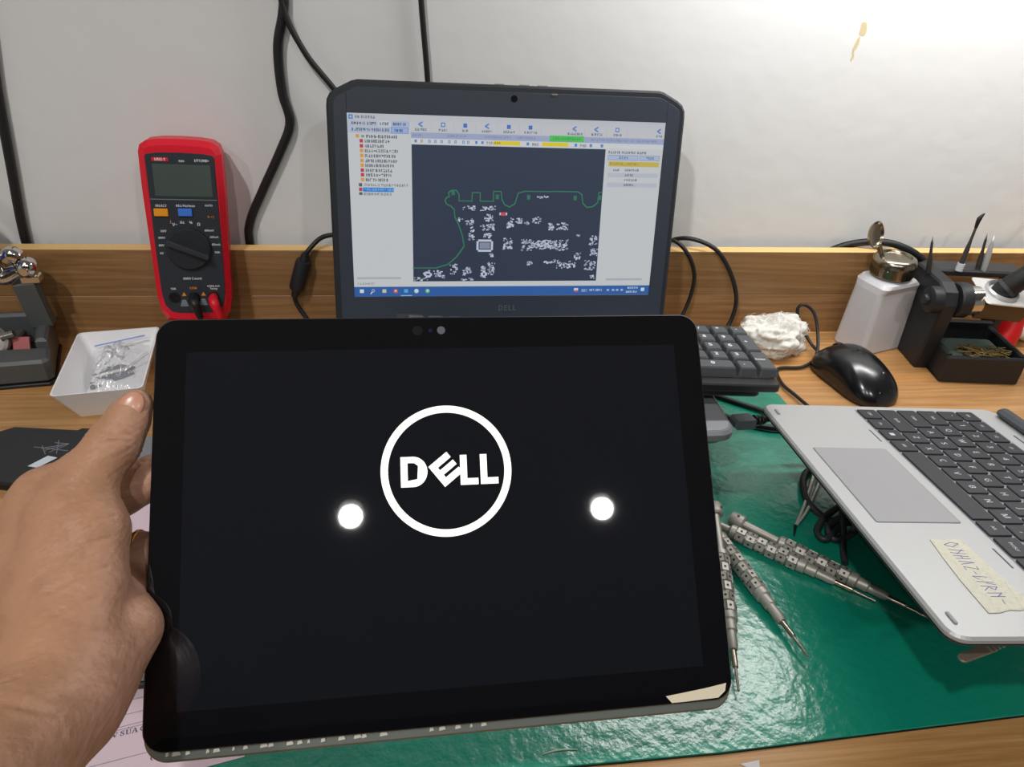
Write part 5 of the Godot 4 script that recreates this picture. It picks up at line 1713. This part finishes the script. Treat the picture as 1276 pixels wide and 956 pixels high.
	obj("strands", s, mat(Color(0.44, 0.37, 0.20), 0.45, 0.4), w).set_meta("kind", "stuff")
	s = st()
	blob(s, Vector3(0.012, 0.030, 0.015), Vector3(0.026, 0.0045, 0.0095), Basis(), 14)
	obj("clump", s, mat(Color(0.33, 0.28, 0.17), 0.8), w)
	# the iron in the holder
	var iron := thing("soldering_iron", "black soldering iron handle standing in the steel holder", "soldering iron")
	iron.transform = t.transform
	var a0: Vector3 = hx * Vector3(0.0, 0.011, 0.0)
	var dir := Vector3(0.050, 0.066, 0.012).normalized()
	s = st()
	lathe(s, [Vector2(0.0, 0.0), Vector2(0.0105, 0.0), Vector2(0.0118, 0.006), Vector2(0.0112, 0.03), Vector2(0.0125, 0.055), Vector2(0.0130, 0.10), Vector2(0.0110, 0.14), Vector2(0.0, 0.142)], 24, along(a0 - dir * 0.004, a0 + dir))
	obj("handle", s, mat(Color(0.07, 0.075, 0.085), 0.5), iron)
	s = st()
	lathe(s, [Vector2(0.0, 0.0), Vector2(0.0128, 0.0), Vector2(0.0128, 0.004), Vector2(0.0, 0.004)], 24, along(a0 + dir * 0.004, a0 + dir))
	obj("grip_ring", s, mat(Color(0.20, 0.21, 0.22), 0.5), iron)
	s = st()
	tube(s, [a0 + dir * 0.139, a0 + dir * 0.17, a0 + dir * 0.22 + Vector3(0, 0.01, -0.02), a0 + Vector3(0.24, 0.19, -0.05)], 0.0035, 10)
	obj("lead", s, M.cable, iron)
	# tips in the rack
	var tips := [[Vector3(0.5660, 0.105, -0.733), Vector3(0.5585, 0.1475, -0.738), "straight grey iron tip standing at the left of the rack"], [Vector3(0.6065, 0.105, -0.738), Vector3(0.6120, 0.171, -0.745), "tall iron tip with a bent knife end in the rack"], [Vector3(0.6330, 0.103, -0.742), Vector3(0.6290, 0.1490, -0.745), "dark thin iron tip standing in front of the white one"], [Vector3(0.6375, 0.103, -0.738), Vector3(0.6345, 0.149, -0.740), "white shafted iron tip at the right of the rack"]]
	for k in 4:
		var q = tips[k]
		var tp := thing("iron_tip", q[2], "iron tip", Vector3.ZERO, 0.0, "")
		var l: float = q[0].distance_to(q[1])
		s = st()
		var light: bool = k == 3
		lathe(s, [Vector2(0.0, 0.0), Vector2(0.0028, 0.0), Vector2(0.0028 if not light else 0.0034, l * 0.35), Vector2(0.0016 if not light else 0.0030, l * 0.55), Vector2(0.0014, l * 0.80), Vector2(0.0, l * (1.0 if k != 1 else 0.86))], 14, along(q[0], q[1]))
		obj("shaft", s, mat(Color(0.30, 0.29, 0.28), 0.4, 0.6) if not light else mat(Color(0.72, 0.72, 0.72), 0.4, 0.3), tp)
		if k == 1:
			s = st()
			var e := along(q[0], q[1])
			tube(s, [e * Vector3(0, l * 0.76, 0), e * Vector3(0.0, l * 0.92, 0), e * Vector3(0, l, 0) + Vector3(0.004, 0.001, 0)], [0.0016, 0.0026, 0.0006], 8, 4)
			obj("knife_end", s, mat(Color(0.14, 0.13, 0.13), 0.5, 0.4), tp)
			s = st()
			tube(s, [e * Vector3(0, 0.000, 0), e * Vector3(0, 0.009, 0)], 0.0042, 10, 1)
			obj("pale_sleeve", s, mat(Color(0.75, 0.76, 0.78), 0.4), tp)
	cable("iron_cable", "thick black cable behind the square bottle running to the iron stand", [Vector3(0.48, 0.095, -0.811), Vector3(0.500, 0.1075, -0.806), Vector3(0.525, 0.1160, -0.797), Vector3(0.552, 0.1165, -0.788), Vector3(0.583, 0.1040, -0.782), Vector3(0.605, 0.082, -0.780), Vector3(0.618, 0.045, -0.778), Vector3(0.63, 0.008, -0.776), Vector3(0.67, 0.005, -0.775)], 0.0045)
	# red and white squeeze bottle at the far right
	var r := thing("glue_bottle", "white bottle with a red nozzle lying behind the iron stand", "bottle")
	s = st()
	var bx := along(Vector3(0.694, 0.020, -0.736), Vector3(0.80, 0.024, -0.775))
	lathe(s, [Vector2(0.0, 0.030), Vector2(0.010, 0.030), Vector2(0.012, 0.038), Vector2(0.0175, 0.046), Vector2(0.0185, 0.09), Vector2(0.0, 0.095)], 24, bx)
	obj("body", s, M.white_plastic, r)
	s = st()
	var rx := along(Vector3(0.706, 0.0075, -0.742), Vector3(0.722, 0.056, -0.752))
	lathe(s, [Vector2(0.0, 0.0), Vector2(0.0155, 0.0), Vector2(0.0150, 0.014), Vector2(0.0105, 0.040), Vector2(0.0098, 0.050), Vector2(0.0, 0.0505)], 24, rx)
	obj("red_nozzle", s, mat(Color(0.78, 0.08, 0.10), 0.4), r)

# ---------------------------------------------------------------- mouse and its cable
func mouse() -> void:
	var t := thing("mouse", "glossy black computer mouse standing in front of the square bottle", "mouse", Vector3(0.470, 0.0, -0.664), 0.26)
	var s := st()
	s.set_smooth_group(0)
	var rows := []
	var n := 36
	for i in n + 1:
		var v := float(i) / n          # 0 front, 1 rear
		var zz := lerpf(-0.054, 0.054, v)
		var w := 0.0325 * pow(maxf(0.0, 1.0 - pow(absf(2.0 * v - 1.0), 3.6)), 0.5) * (1.0 - 0.10 * sin(PI * v) + 0.06 * v)
		var h := (0.010 + 0.0285 * sin(PI * pow(v, 0.80) * 0.93 + 0.06)) * pow(maxf(0.0, 1.0 - pow(absf(2.0 * v - 1.0), 7.0)), 0.5)
		var row := []
		for k in 29:
			var a := PI * k / 28
			var cx := signf(cos(a)) * pow(absf(cos(a)), 0.72)
			row.append(Vector3(cx * w, 0.0015 + pow(sin(a), 0.8) * h, zz))
		rows.append(row)
	for i in n:
		for k in 28: quad(s, rows[i][k], rows[i][k + 1], rows[i + 1][k + 1], rows[i + 1][k], rows[i][k] + rows[i + 1][k + 1] - Vector3(0, 0.01, rows[i][k].z * 1.2))
		quad(s, rows[i][0], rows[i][28], rows[i + 1][28], rows[i + 1][0], Vector3.DOWN)
	obj("shell", s, mat(Color(0.060, 0.068, 0.085), 0.22, 0.0, 0.6), t)
	s = st()
	for k in range(0, 1): tube(s, [Vector3(0, 0.0330, -0.034), Vector3(0, 0.0370, -0.020), Vector3(0, 0.0402, -0.004)], 0.0009, 6)
	obj("button_seam", s, mat(Color(0.02, 0.02, 0.025), 0.6), t)
	s = st()
	lathe(s, [Vector2(0.0, -0.0035), Vector2(0.0085, -0.0035), Vector2(0.0095, -0.002), Vector2(0.0095, 0.002), Vector2(0.0085, 0.0035), Vector2(0.0, 0.0035)], 24, Transform3D(Basis(Vector3(0, 0, 1), PI / 2), Vector3(0, 0.0250, -0.031)))
	obj("scroll_wheel", s, mat(Color(0.10, 0.105, 0.12), 0.6), t)
	# four pale dots at the back
	s = st()
	for q in [[-0.008, 0.0455], [-0.001, 0.0455], [0.006, 0.0455], [0.004, 0.032]]:
		var y := 0.0165 if q[1] > 0.04 else 0.0318
		blob(s, Vector3(q[0], y, q[1]), Vector3(0.0009, 0.0009, 0.0009), Basis(), 8)
	obj("pale_dots", s, mat(Color(0.75, 0.74, 0.70), 0.5), t)
	cable("mouse_cable", "thin black mouse cable looping up beside the cotton wool", [Vector3(0.4565, 0.007, -0.716), Vector3(0.450, 0.012, -0.735), Vector3(0.440, 0.030, -0.752), Vector3(0.4345, 0.045, -0.757), Vector3(0.4400, 0.0520, -0.757), Vector3(0.4530, 0.0440, -0.752), Vector3(0.4570, 0.0250, -0.738), Vector3(0.4480, 0.0080, -0.712), Vector3(0.4250, 0.0035, -0.694), Vector3(0.3930, 0.0035, -0.690), Vector3(0.385, 0.0035, -0.66), Vector3(0.3900, 0.0045, -0.632), Vector3(0.3950, 0.005, -0.605), Vector3(0.390, 0.005, -0.585)], 0.0019)

# ---------------------------------------------------------------- cotton wool, plugs, tools, scraps
func small_things() -> void:
	var n := FastNoiseLite.new()
	n.seed = 9
	n.frequency = 1.0
	n.fractal_octaves = 4
	var t := thing("cotton_wool", "fluffy white wad of cotton wool beside the number keys", "cotton wool", Vector3(0.4005, 0.0, -0.7360), 0.30)
	var s := st()
	s.set_smooth_group(0)
	var seg := 104
	var g := []
	for i in seg / 2 + 1:
		var row := []
		for k in seg:
			var th := PI * i / (seg / 2)
			var ph := TAU * k / seg
			var d := Vector3(sin(th) * cos(ph), cos(th), sin(th) * sin(ph))
			var lump := 1.0 + 0.30 * n.get_noise_3d(d.x * 1.1, d.y * 1.1, d.z * 1.1) + 0.24 * n.get_noise_3d(d.x * 2.6 + 9.0, d.y * 2.6, d.z * 2.6) + 0.035 * n.get_noise_3d(d.x * 9.0, d.y * 9.0 + 5.0, d.z * 9.0) + 0.02 * n.get_noise_3d(d.x * 24.0, d.y * 24.0 + 5.0, d.z * 24.0)
			var p := Vector3(d.x * 0.0460, d.y * 0.0255, d.z * 0.0280) * lump
			p.y = maxf(p.y + 0.0215 + p.x * -0.10, 0.0005)
			row.append(p)
		g.append(row)
	for i in seg / 2:
		for k in seg:
			var j := (k + 1) % seg
			var out: Vector3 = g[i][k] + g[i + 1][j] - Vector3(0, 0.043, 0)
			if i > 0: tri(s, g[i][k], g[i][j], g[i + 1][j], out)
			if i < seg / 2 - 1: tri(s, g[i][k], g[i + 1][j], g[i + 1][k], out)
	var cm := mat(Color(0.93, 0.92, 0.90), 0.95)
	cm.backlight_enabled = true
	cm.backlight = Color(0.5, 0.5, 0.48)
	obj("wad", s, cm, t)
	s = st()
	for k in 700:
		var row: Array = g[rng.randi_range(2, seg / 2 - 12)]
		var p: Vector3 = row[rng.randi_range(0, seg - 1)]
		var up := (p - Vector3(0, 0.0215, 0)).normalized()
		var along_ := up.cross(Vector3(rng.randf_range(-1, 1), rng.randf_range(-1, 1), rng.randf_range(-1, 1))).normalized()
		tube(s, [p - along_ * 0.004, p + up * rng.randf_range(0.0008, 0.0022), p + along_ * 0.004], 0.00016, 4, 3, false)
	obj("fibres", s, cm, t).set_meta("kind", "stuff")
	# plug and cables at the laptop's side
	var u := thing("usb_plug", "grey plug with a black lead at the side of the laptop", "plug")
	s = st()
	var px := along(Vector3(0.262, 0.0545, -0.519), Vector3(0.330, 0.0515, -0.529))
	box(s, Vector3(0.009, 0.022, 0.014), Vector3(0, 0.016, 0), 0.002)
	obj("grip", s, mat(Color(0.30, 0.32, 0.34), 0.45), u, px)
	s = st()
	lathe(s, [Vector2(0.0, 0.027), Vector2(0.0056, 0.027), Vector2(0.0048, 0.030), Vector2(0.0052, 0.031), Vector2(0.0042, 0.034), Vector2(0.0046, 0.035), Vector2(0.0036, 0.038), Vector2(0.0, 0.042)], 14, px)
	obj("strain_relief", s, M.black, u)
	s = st()
	tube(s, [px * Vector3(0, 0.038, 0), px * Vector3(0.0, 0.052, 0.0), Vector3(0.335, 0.038, -0.530), Vector3(0.365, 0.020, -0.520), Vector3(0.385, 0.008, -0.500), Vector3(0.387, 0.006, -0.47)], 0.0026, 8)
	obj("lead", s, M.cable, u)
	cable("usb_cable", "black cable running from beneath the number keys under the silver keyboard", [Vector3(0.235, 0.0045, -0.640), Vector3(0.275, 0.005, -0.615), Vector3(0.305, 0.0055, -0.590), Vector3(0.335, 0.006, -0.575), Vector3(0.362, 0.0065, -0.572), Vector3(0.388, 0.0060, -0.565), Vector3(0.392, 0.0055, -0.54)], 0.0030)
	cable("usb_cable", "second black cable curving out from beneath the number keys", [Vector3(0.240, 0.0045, -0.662), Vector3(0.285, 0.0045, -0.645), Vector3(0.325, 0.0050, -0.617), Vector3(0.352, 0.0055, -0.598), Vector3(0.384, 0.0055, -0.590), Vector3(0.393, 0.0055, -0.572)], 0.0026)
	# coiled, knotted cable under the silver keyboard
	var kc := thing("tied_cable", "dark grey cable tied in a bundle under the silver keyboard", "cable")
	var km := mat(Color(0.15, 0.165, 0.18), 0.5)
	s = st()
	var y := 0.0065
	tube(s, [Vector3(0.372, y, -0.515), Vector3(0.345, y, -0.505), Vector3(0.331, y, -0.483), Vector3(0.327, y, -0.460), Vector3(0.335, y, -0.442), Vector3(0.352, y + 0.004, -0.432), Vector3(0.375, y + 0.006, -0.440), Vector3(0.385, y, -0.46)], 0.0031, 9, 7)
	tube(s, [Vector3(0.385, y + 0.004, -0.440), Vector3(0.360, y + 0.008, -0.437), Vector3(0.338, y + 0.004, -0.428), Vector3(0.322, y, -0.418), Vector3(0.319, y, -0.428), Vector3(0.332, y + 0.006, -0.440), Vector3(0.352, y + 0.011, -0.447), Vector3(0.385, y + 0.006, -0.450)], 0.0030, 9, 7)
	tube(s, [Vector3(0.384, y + 0.006, -0.430), Vector3(0.362, y + 0.006, -0.428), Vector3(0.340, y + 0.002, -0.418), Vector3(0.328, y, -0.419), Vector3(0.330, y + 0.004, -0.430), Vector3(0.350, y + 0.010, -0.436), Vector3(0.382, y + 0.012, -0.436)], 0.0030, 9, 7)
	tube(s, [Vector3(0.350, y + 0.012, -0.446), Vector3(0.343, y + 0.010, -0.437), Vector3(0.338, y + 0.002, -0.420), Vector3(0.331, 0.0052, -0.404), Vector3(0.327, 0.0050, -0.392)], 0.0028, 9, 6)
	obj("coil", s, km, kc)
	s = st()
	tube(s, [Vector3(0.357, y + 0.0155, -0.450), Vector3(0.352, y + 0.0165, -0.440), Vector3(0.348, y + 0.012, -0.426), Vector3(0.346, y + 0.002, -0.421)], 0.0021, 8)
	obj("tie", s, mat(Color(0.24, 0.26, 0.28), 0.5), kc)
	# steel tweezers pointing towards the viewer
	var w := thing("tweezers", "thin steel tweezers with a dark tip beside the tied cable", "tweezers")
	for a in [[Vector3(0.385, 0.010, -0.560), Vector3(0.352, 0.0085, -0.505), Vector3(0.320, 0.0065, -0.457), Vector3(0.304, 0.0045, -0.437)], [Vector3(0.385, 0.010, -0.556), Vector3(0.357, 0.0085, -0.501), Vector3(0.324, 0.0065, -0.456), Vector3(0.3045, 0.0045, -0.4365)]]:
		s = st()
		tube(s, a, [0.0024, 0.0020, 0.0014, 0.0010], 8, 5)
		obj("arm", s, mat(Color(0.80, 0.80, 0.77), 0.35, 0.5), w)
	s = st()
	tube(s, [Vector3(0.3045, 0.0045, -0.4372), Vector3(0.2985, 0.0035, -0.426)], [0.0014, 0.0006], 8, 1)
	obj("tip", s, M.black, w)
	# small metal flap showing under the silver keyboard's corner
	var f := thing("metal_flap", "small worn metal flap under the near corner of the silver keyboard", "flap")
	s = st()
	var fx := Transform3D(Basis(Vector3.UP, 0.22) * Basis(Vector3(0, 0, 1), 0.10), Vector3(0.3130, 0.0850, -0.2480))
	prism(s, rrect(0.027, 0.0060, 0.0028, 4), -0.0008, 0.0008, 0.0003, fx)
	obj("blade", s, mat(Color(0.52, 0.47, 0.42), 0.4, 0.5), f)
	s = st()
	for i in 4: box(s, Vector3(0.0012, 0.0012, 0.0060), fx * Vector3(0.007 + 0.003 * i, 0.001, 0), 0.0002, fx.basis)
	obj("rib", s, mat(Color(0.62, 0.60, 0.55), 0.4, 0.5), f)
	# clear scrap on the bare wood in front of the mat
	var c := thing("film_scrap", "small clear triangular scrap on the wood in front of the mat", "scrap", Vector3(0.190, 0.0, -0.2365), 0.2)
	s = st()
	prism(s, PackedVector2Array([Vector2(-0.006, -0.003), Vector2(0.007, -0.002), Vector2(0.003, 0.006)]), 0.0002, 0.0007, 0.0001)
	var cl := mat(Color(0.92, 0.93, 0.95, 0.4), 0.2)
	cl.transparency = BaseMaterial3D.TRANSPARENCY_ALPHA
	obj("film", s, cl, c)
	# scratch-like shred on the mat
	var q := thing("mat_shred", "thin pale shred lying on the green mat in front of the tablet", "scrap")
	s = st()
	tube(s, [Vector3(0.062, 0.0027, -0.2515), Vector3(0.072, 0.0027, -0.2535), Vector3(0.084, 0.0027, -0.2530)], [0.0003, 0.0006, 0.0003], 5)
	obj("shred", s, mat(Color(0.70, 0.78, 0.68), 0.6), q)

# ---------------------------------------------------------------- four knurled screwdrivers
func screwdriver(label: String, tip: Vector3, back: Vector3, has_cap: bool) -> void:
	var t := thing("screwdriver", label, "screwdriver", Vector3.ZERO, 0.0, "knurled steel screwdrivers on the mat")
	var L := tip.distance_to(back)
	var xf := along(tip, back)
	var m := mat(Color(0.64, 0.63, 0.60), 0.48, 0.5)
	var g0 := 0.060   # where the knurled grip begins, measured from the tip
	var g1 := 0.113
	var s := st()
	lathe(s, [Vector2(0.0, 0.0), Vector2(0.0008, 0.0005), Vector2(0.0011, 0.017), Vector2(0.0020, 0.018), Vector2(0.0020, 0.033), Vector2(0.0, 0.0332)], 12, xf)
	obj("blade", s, mat(Color(0.62, 0.58, 0.52), 0.28, 0.95), t)
	s = st()
	lathe(s, [Vector2(0.0, 0.031), Vector2(0.0030, 0.031), Vector2(0.0038, 0.035), Vector2(0.0038, 0.045), Vector2(0.0048, 0.046), Vector2(0.0048, 0.0535), Vector2(0.0060, 0.0547), Vector2(0.0062, g0), Vector2(0.0, g0)], 20, xf)
	obj("collar", s, m, t)
	s = st()
	lathe(s, [Vector2(0.0, g0 - 0.0005), Vector2(0.0054, g0 - 0.0005), Vector2(0.0054, g1), Vector2(0.0, g1)], 20, xf)
	# raised pads in rings round the grip, each with a pit
	var grip := obj("grip", s, mat(Color(0.48, 0.475, 0.46), 0.42, 0.6), t)
	s = st()
	var pit := st()
	for r in 6:
		for k in 7:
			var a := TAU * (k + 0.5 * (r % 2)) / 7
			var y := g0 + 0.0045 + r * 0.0088
			var b := xf.basis * Basis(Vector3.UP, -a)
			box(s, Vector3(0.0016, 0.0078, 0.0047), xf * (Basis(Vector3.UP, -a) * Vector3(0.0053, y, 0)), 0.0005, b)
			lathe(pit, [Vector2(0.0010, 0.0), Vector2(0.0010, 0.0002), Vector2(0.0, 0.0001)], 8, Transform3D(b * Basis(Vector3(0, 0, 1), -PI / 2), xf * (Basis(Vector3.UP, -a) * Vector3(0.00612, y, 0))))
	obj("grip_pads", s, m, grip)
	obj("grip_pits", pit, mat(Color(0.10, 0.10, 0.10), 0.6), grip)
	if L < 0.13:
		s = st()
		lathe(s, [Vector2(0.0, g1), Vector2(0.0060, g1), Vector2(0.0060, L - 0.001), Vector2(0.0050, L), Vector2(0.0, L)], 18, xf)
		obj("end_collar", s, m, t)
		return
	s = st()
	lathe(s, [Vector2(0.0, g1), Vector2(0.0060, g1), Vector2(0.0060, g1 + 0.004), Vector2(0.0034, g1 + 0.006), Vector2(0.0034, L - 0.012), Vector2(0.0, L - 0.012)], 18, xf)
	obj("neck", s, m, t)
	if has_cap:
		s = st()
		lathe(s, [Vector2(0.0, L - 0.0125), Vector2(0.0050, L - 0.0125), Vector2(0.0062, L - 0.011), Vector2(0.0062, L - 0.0015), Vector2(0.0052, L), Vector2(0.0, L)], 20, xf)
		obj("spinning_cap", s, m, t)
		s = st()
		for k in 4:
			var a := TAU * k / 4 + 0.4
			lathe(s, [Vector2(0.0012, 0.0), Vector2(0.0012, 0.0003), Vector2(0.0, 0.0001)], 8, Transform3D(xf.basis * Basis(Vector3.UP, -a) * Basis(Vector3(0, 0, 1), -PI / 2), xf * (Basis(Vector3.UP, -a) * Vector3(0.0061, L - 0.0062, 0))))
		obj("cap_pit", s, mat(Color(0.10, 0.10, 0.10), 0.6), t)

func screwdrivers() -> void:
	screwdriver("uppermost long screwdriver with its end cap showing, tip under the silver keyboard", Vector3(0.3640, 0.0070, -0.3330), Vector3(0.2480, 0.0100, -0.4440), true)
	screwdriver("screwdriver lying parallel just in front of the uppermost one", Vector3(0.3310, 0.0068, -0.3515), Vector3(0.2100, 0.0100, -0.4580), true)
	screwdriver("screwdriver pointing to the bottom right with its tip alone on the mat", Vector3(0.2555, 0.0090, -0.3050), Vector3(0.2300, 0.0098, -0.4220), false)
	screwdriver("steep screwdriver half hidden along the tablet's right edge", Vector3(0.1975, 0.0070, -0.2830), Vector3(0.2325, 0.0215, -0.4480), true)
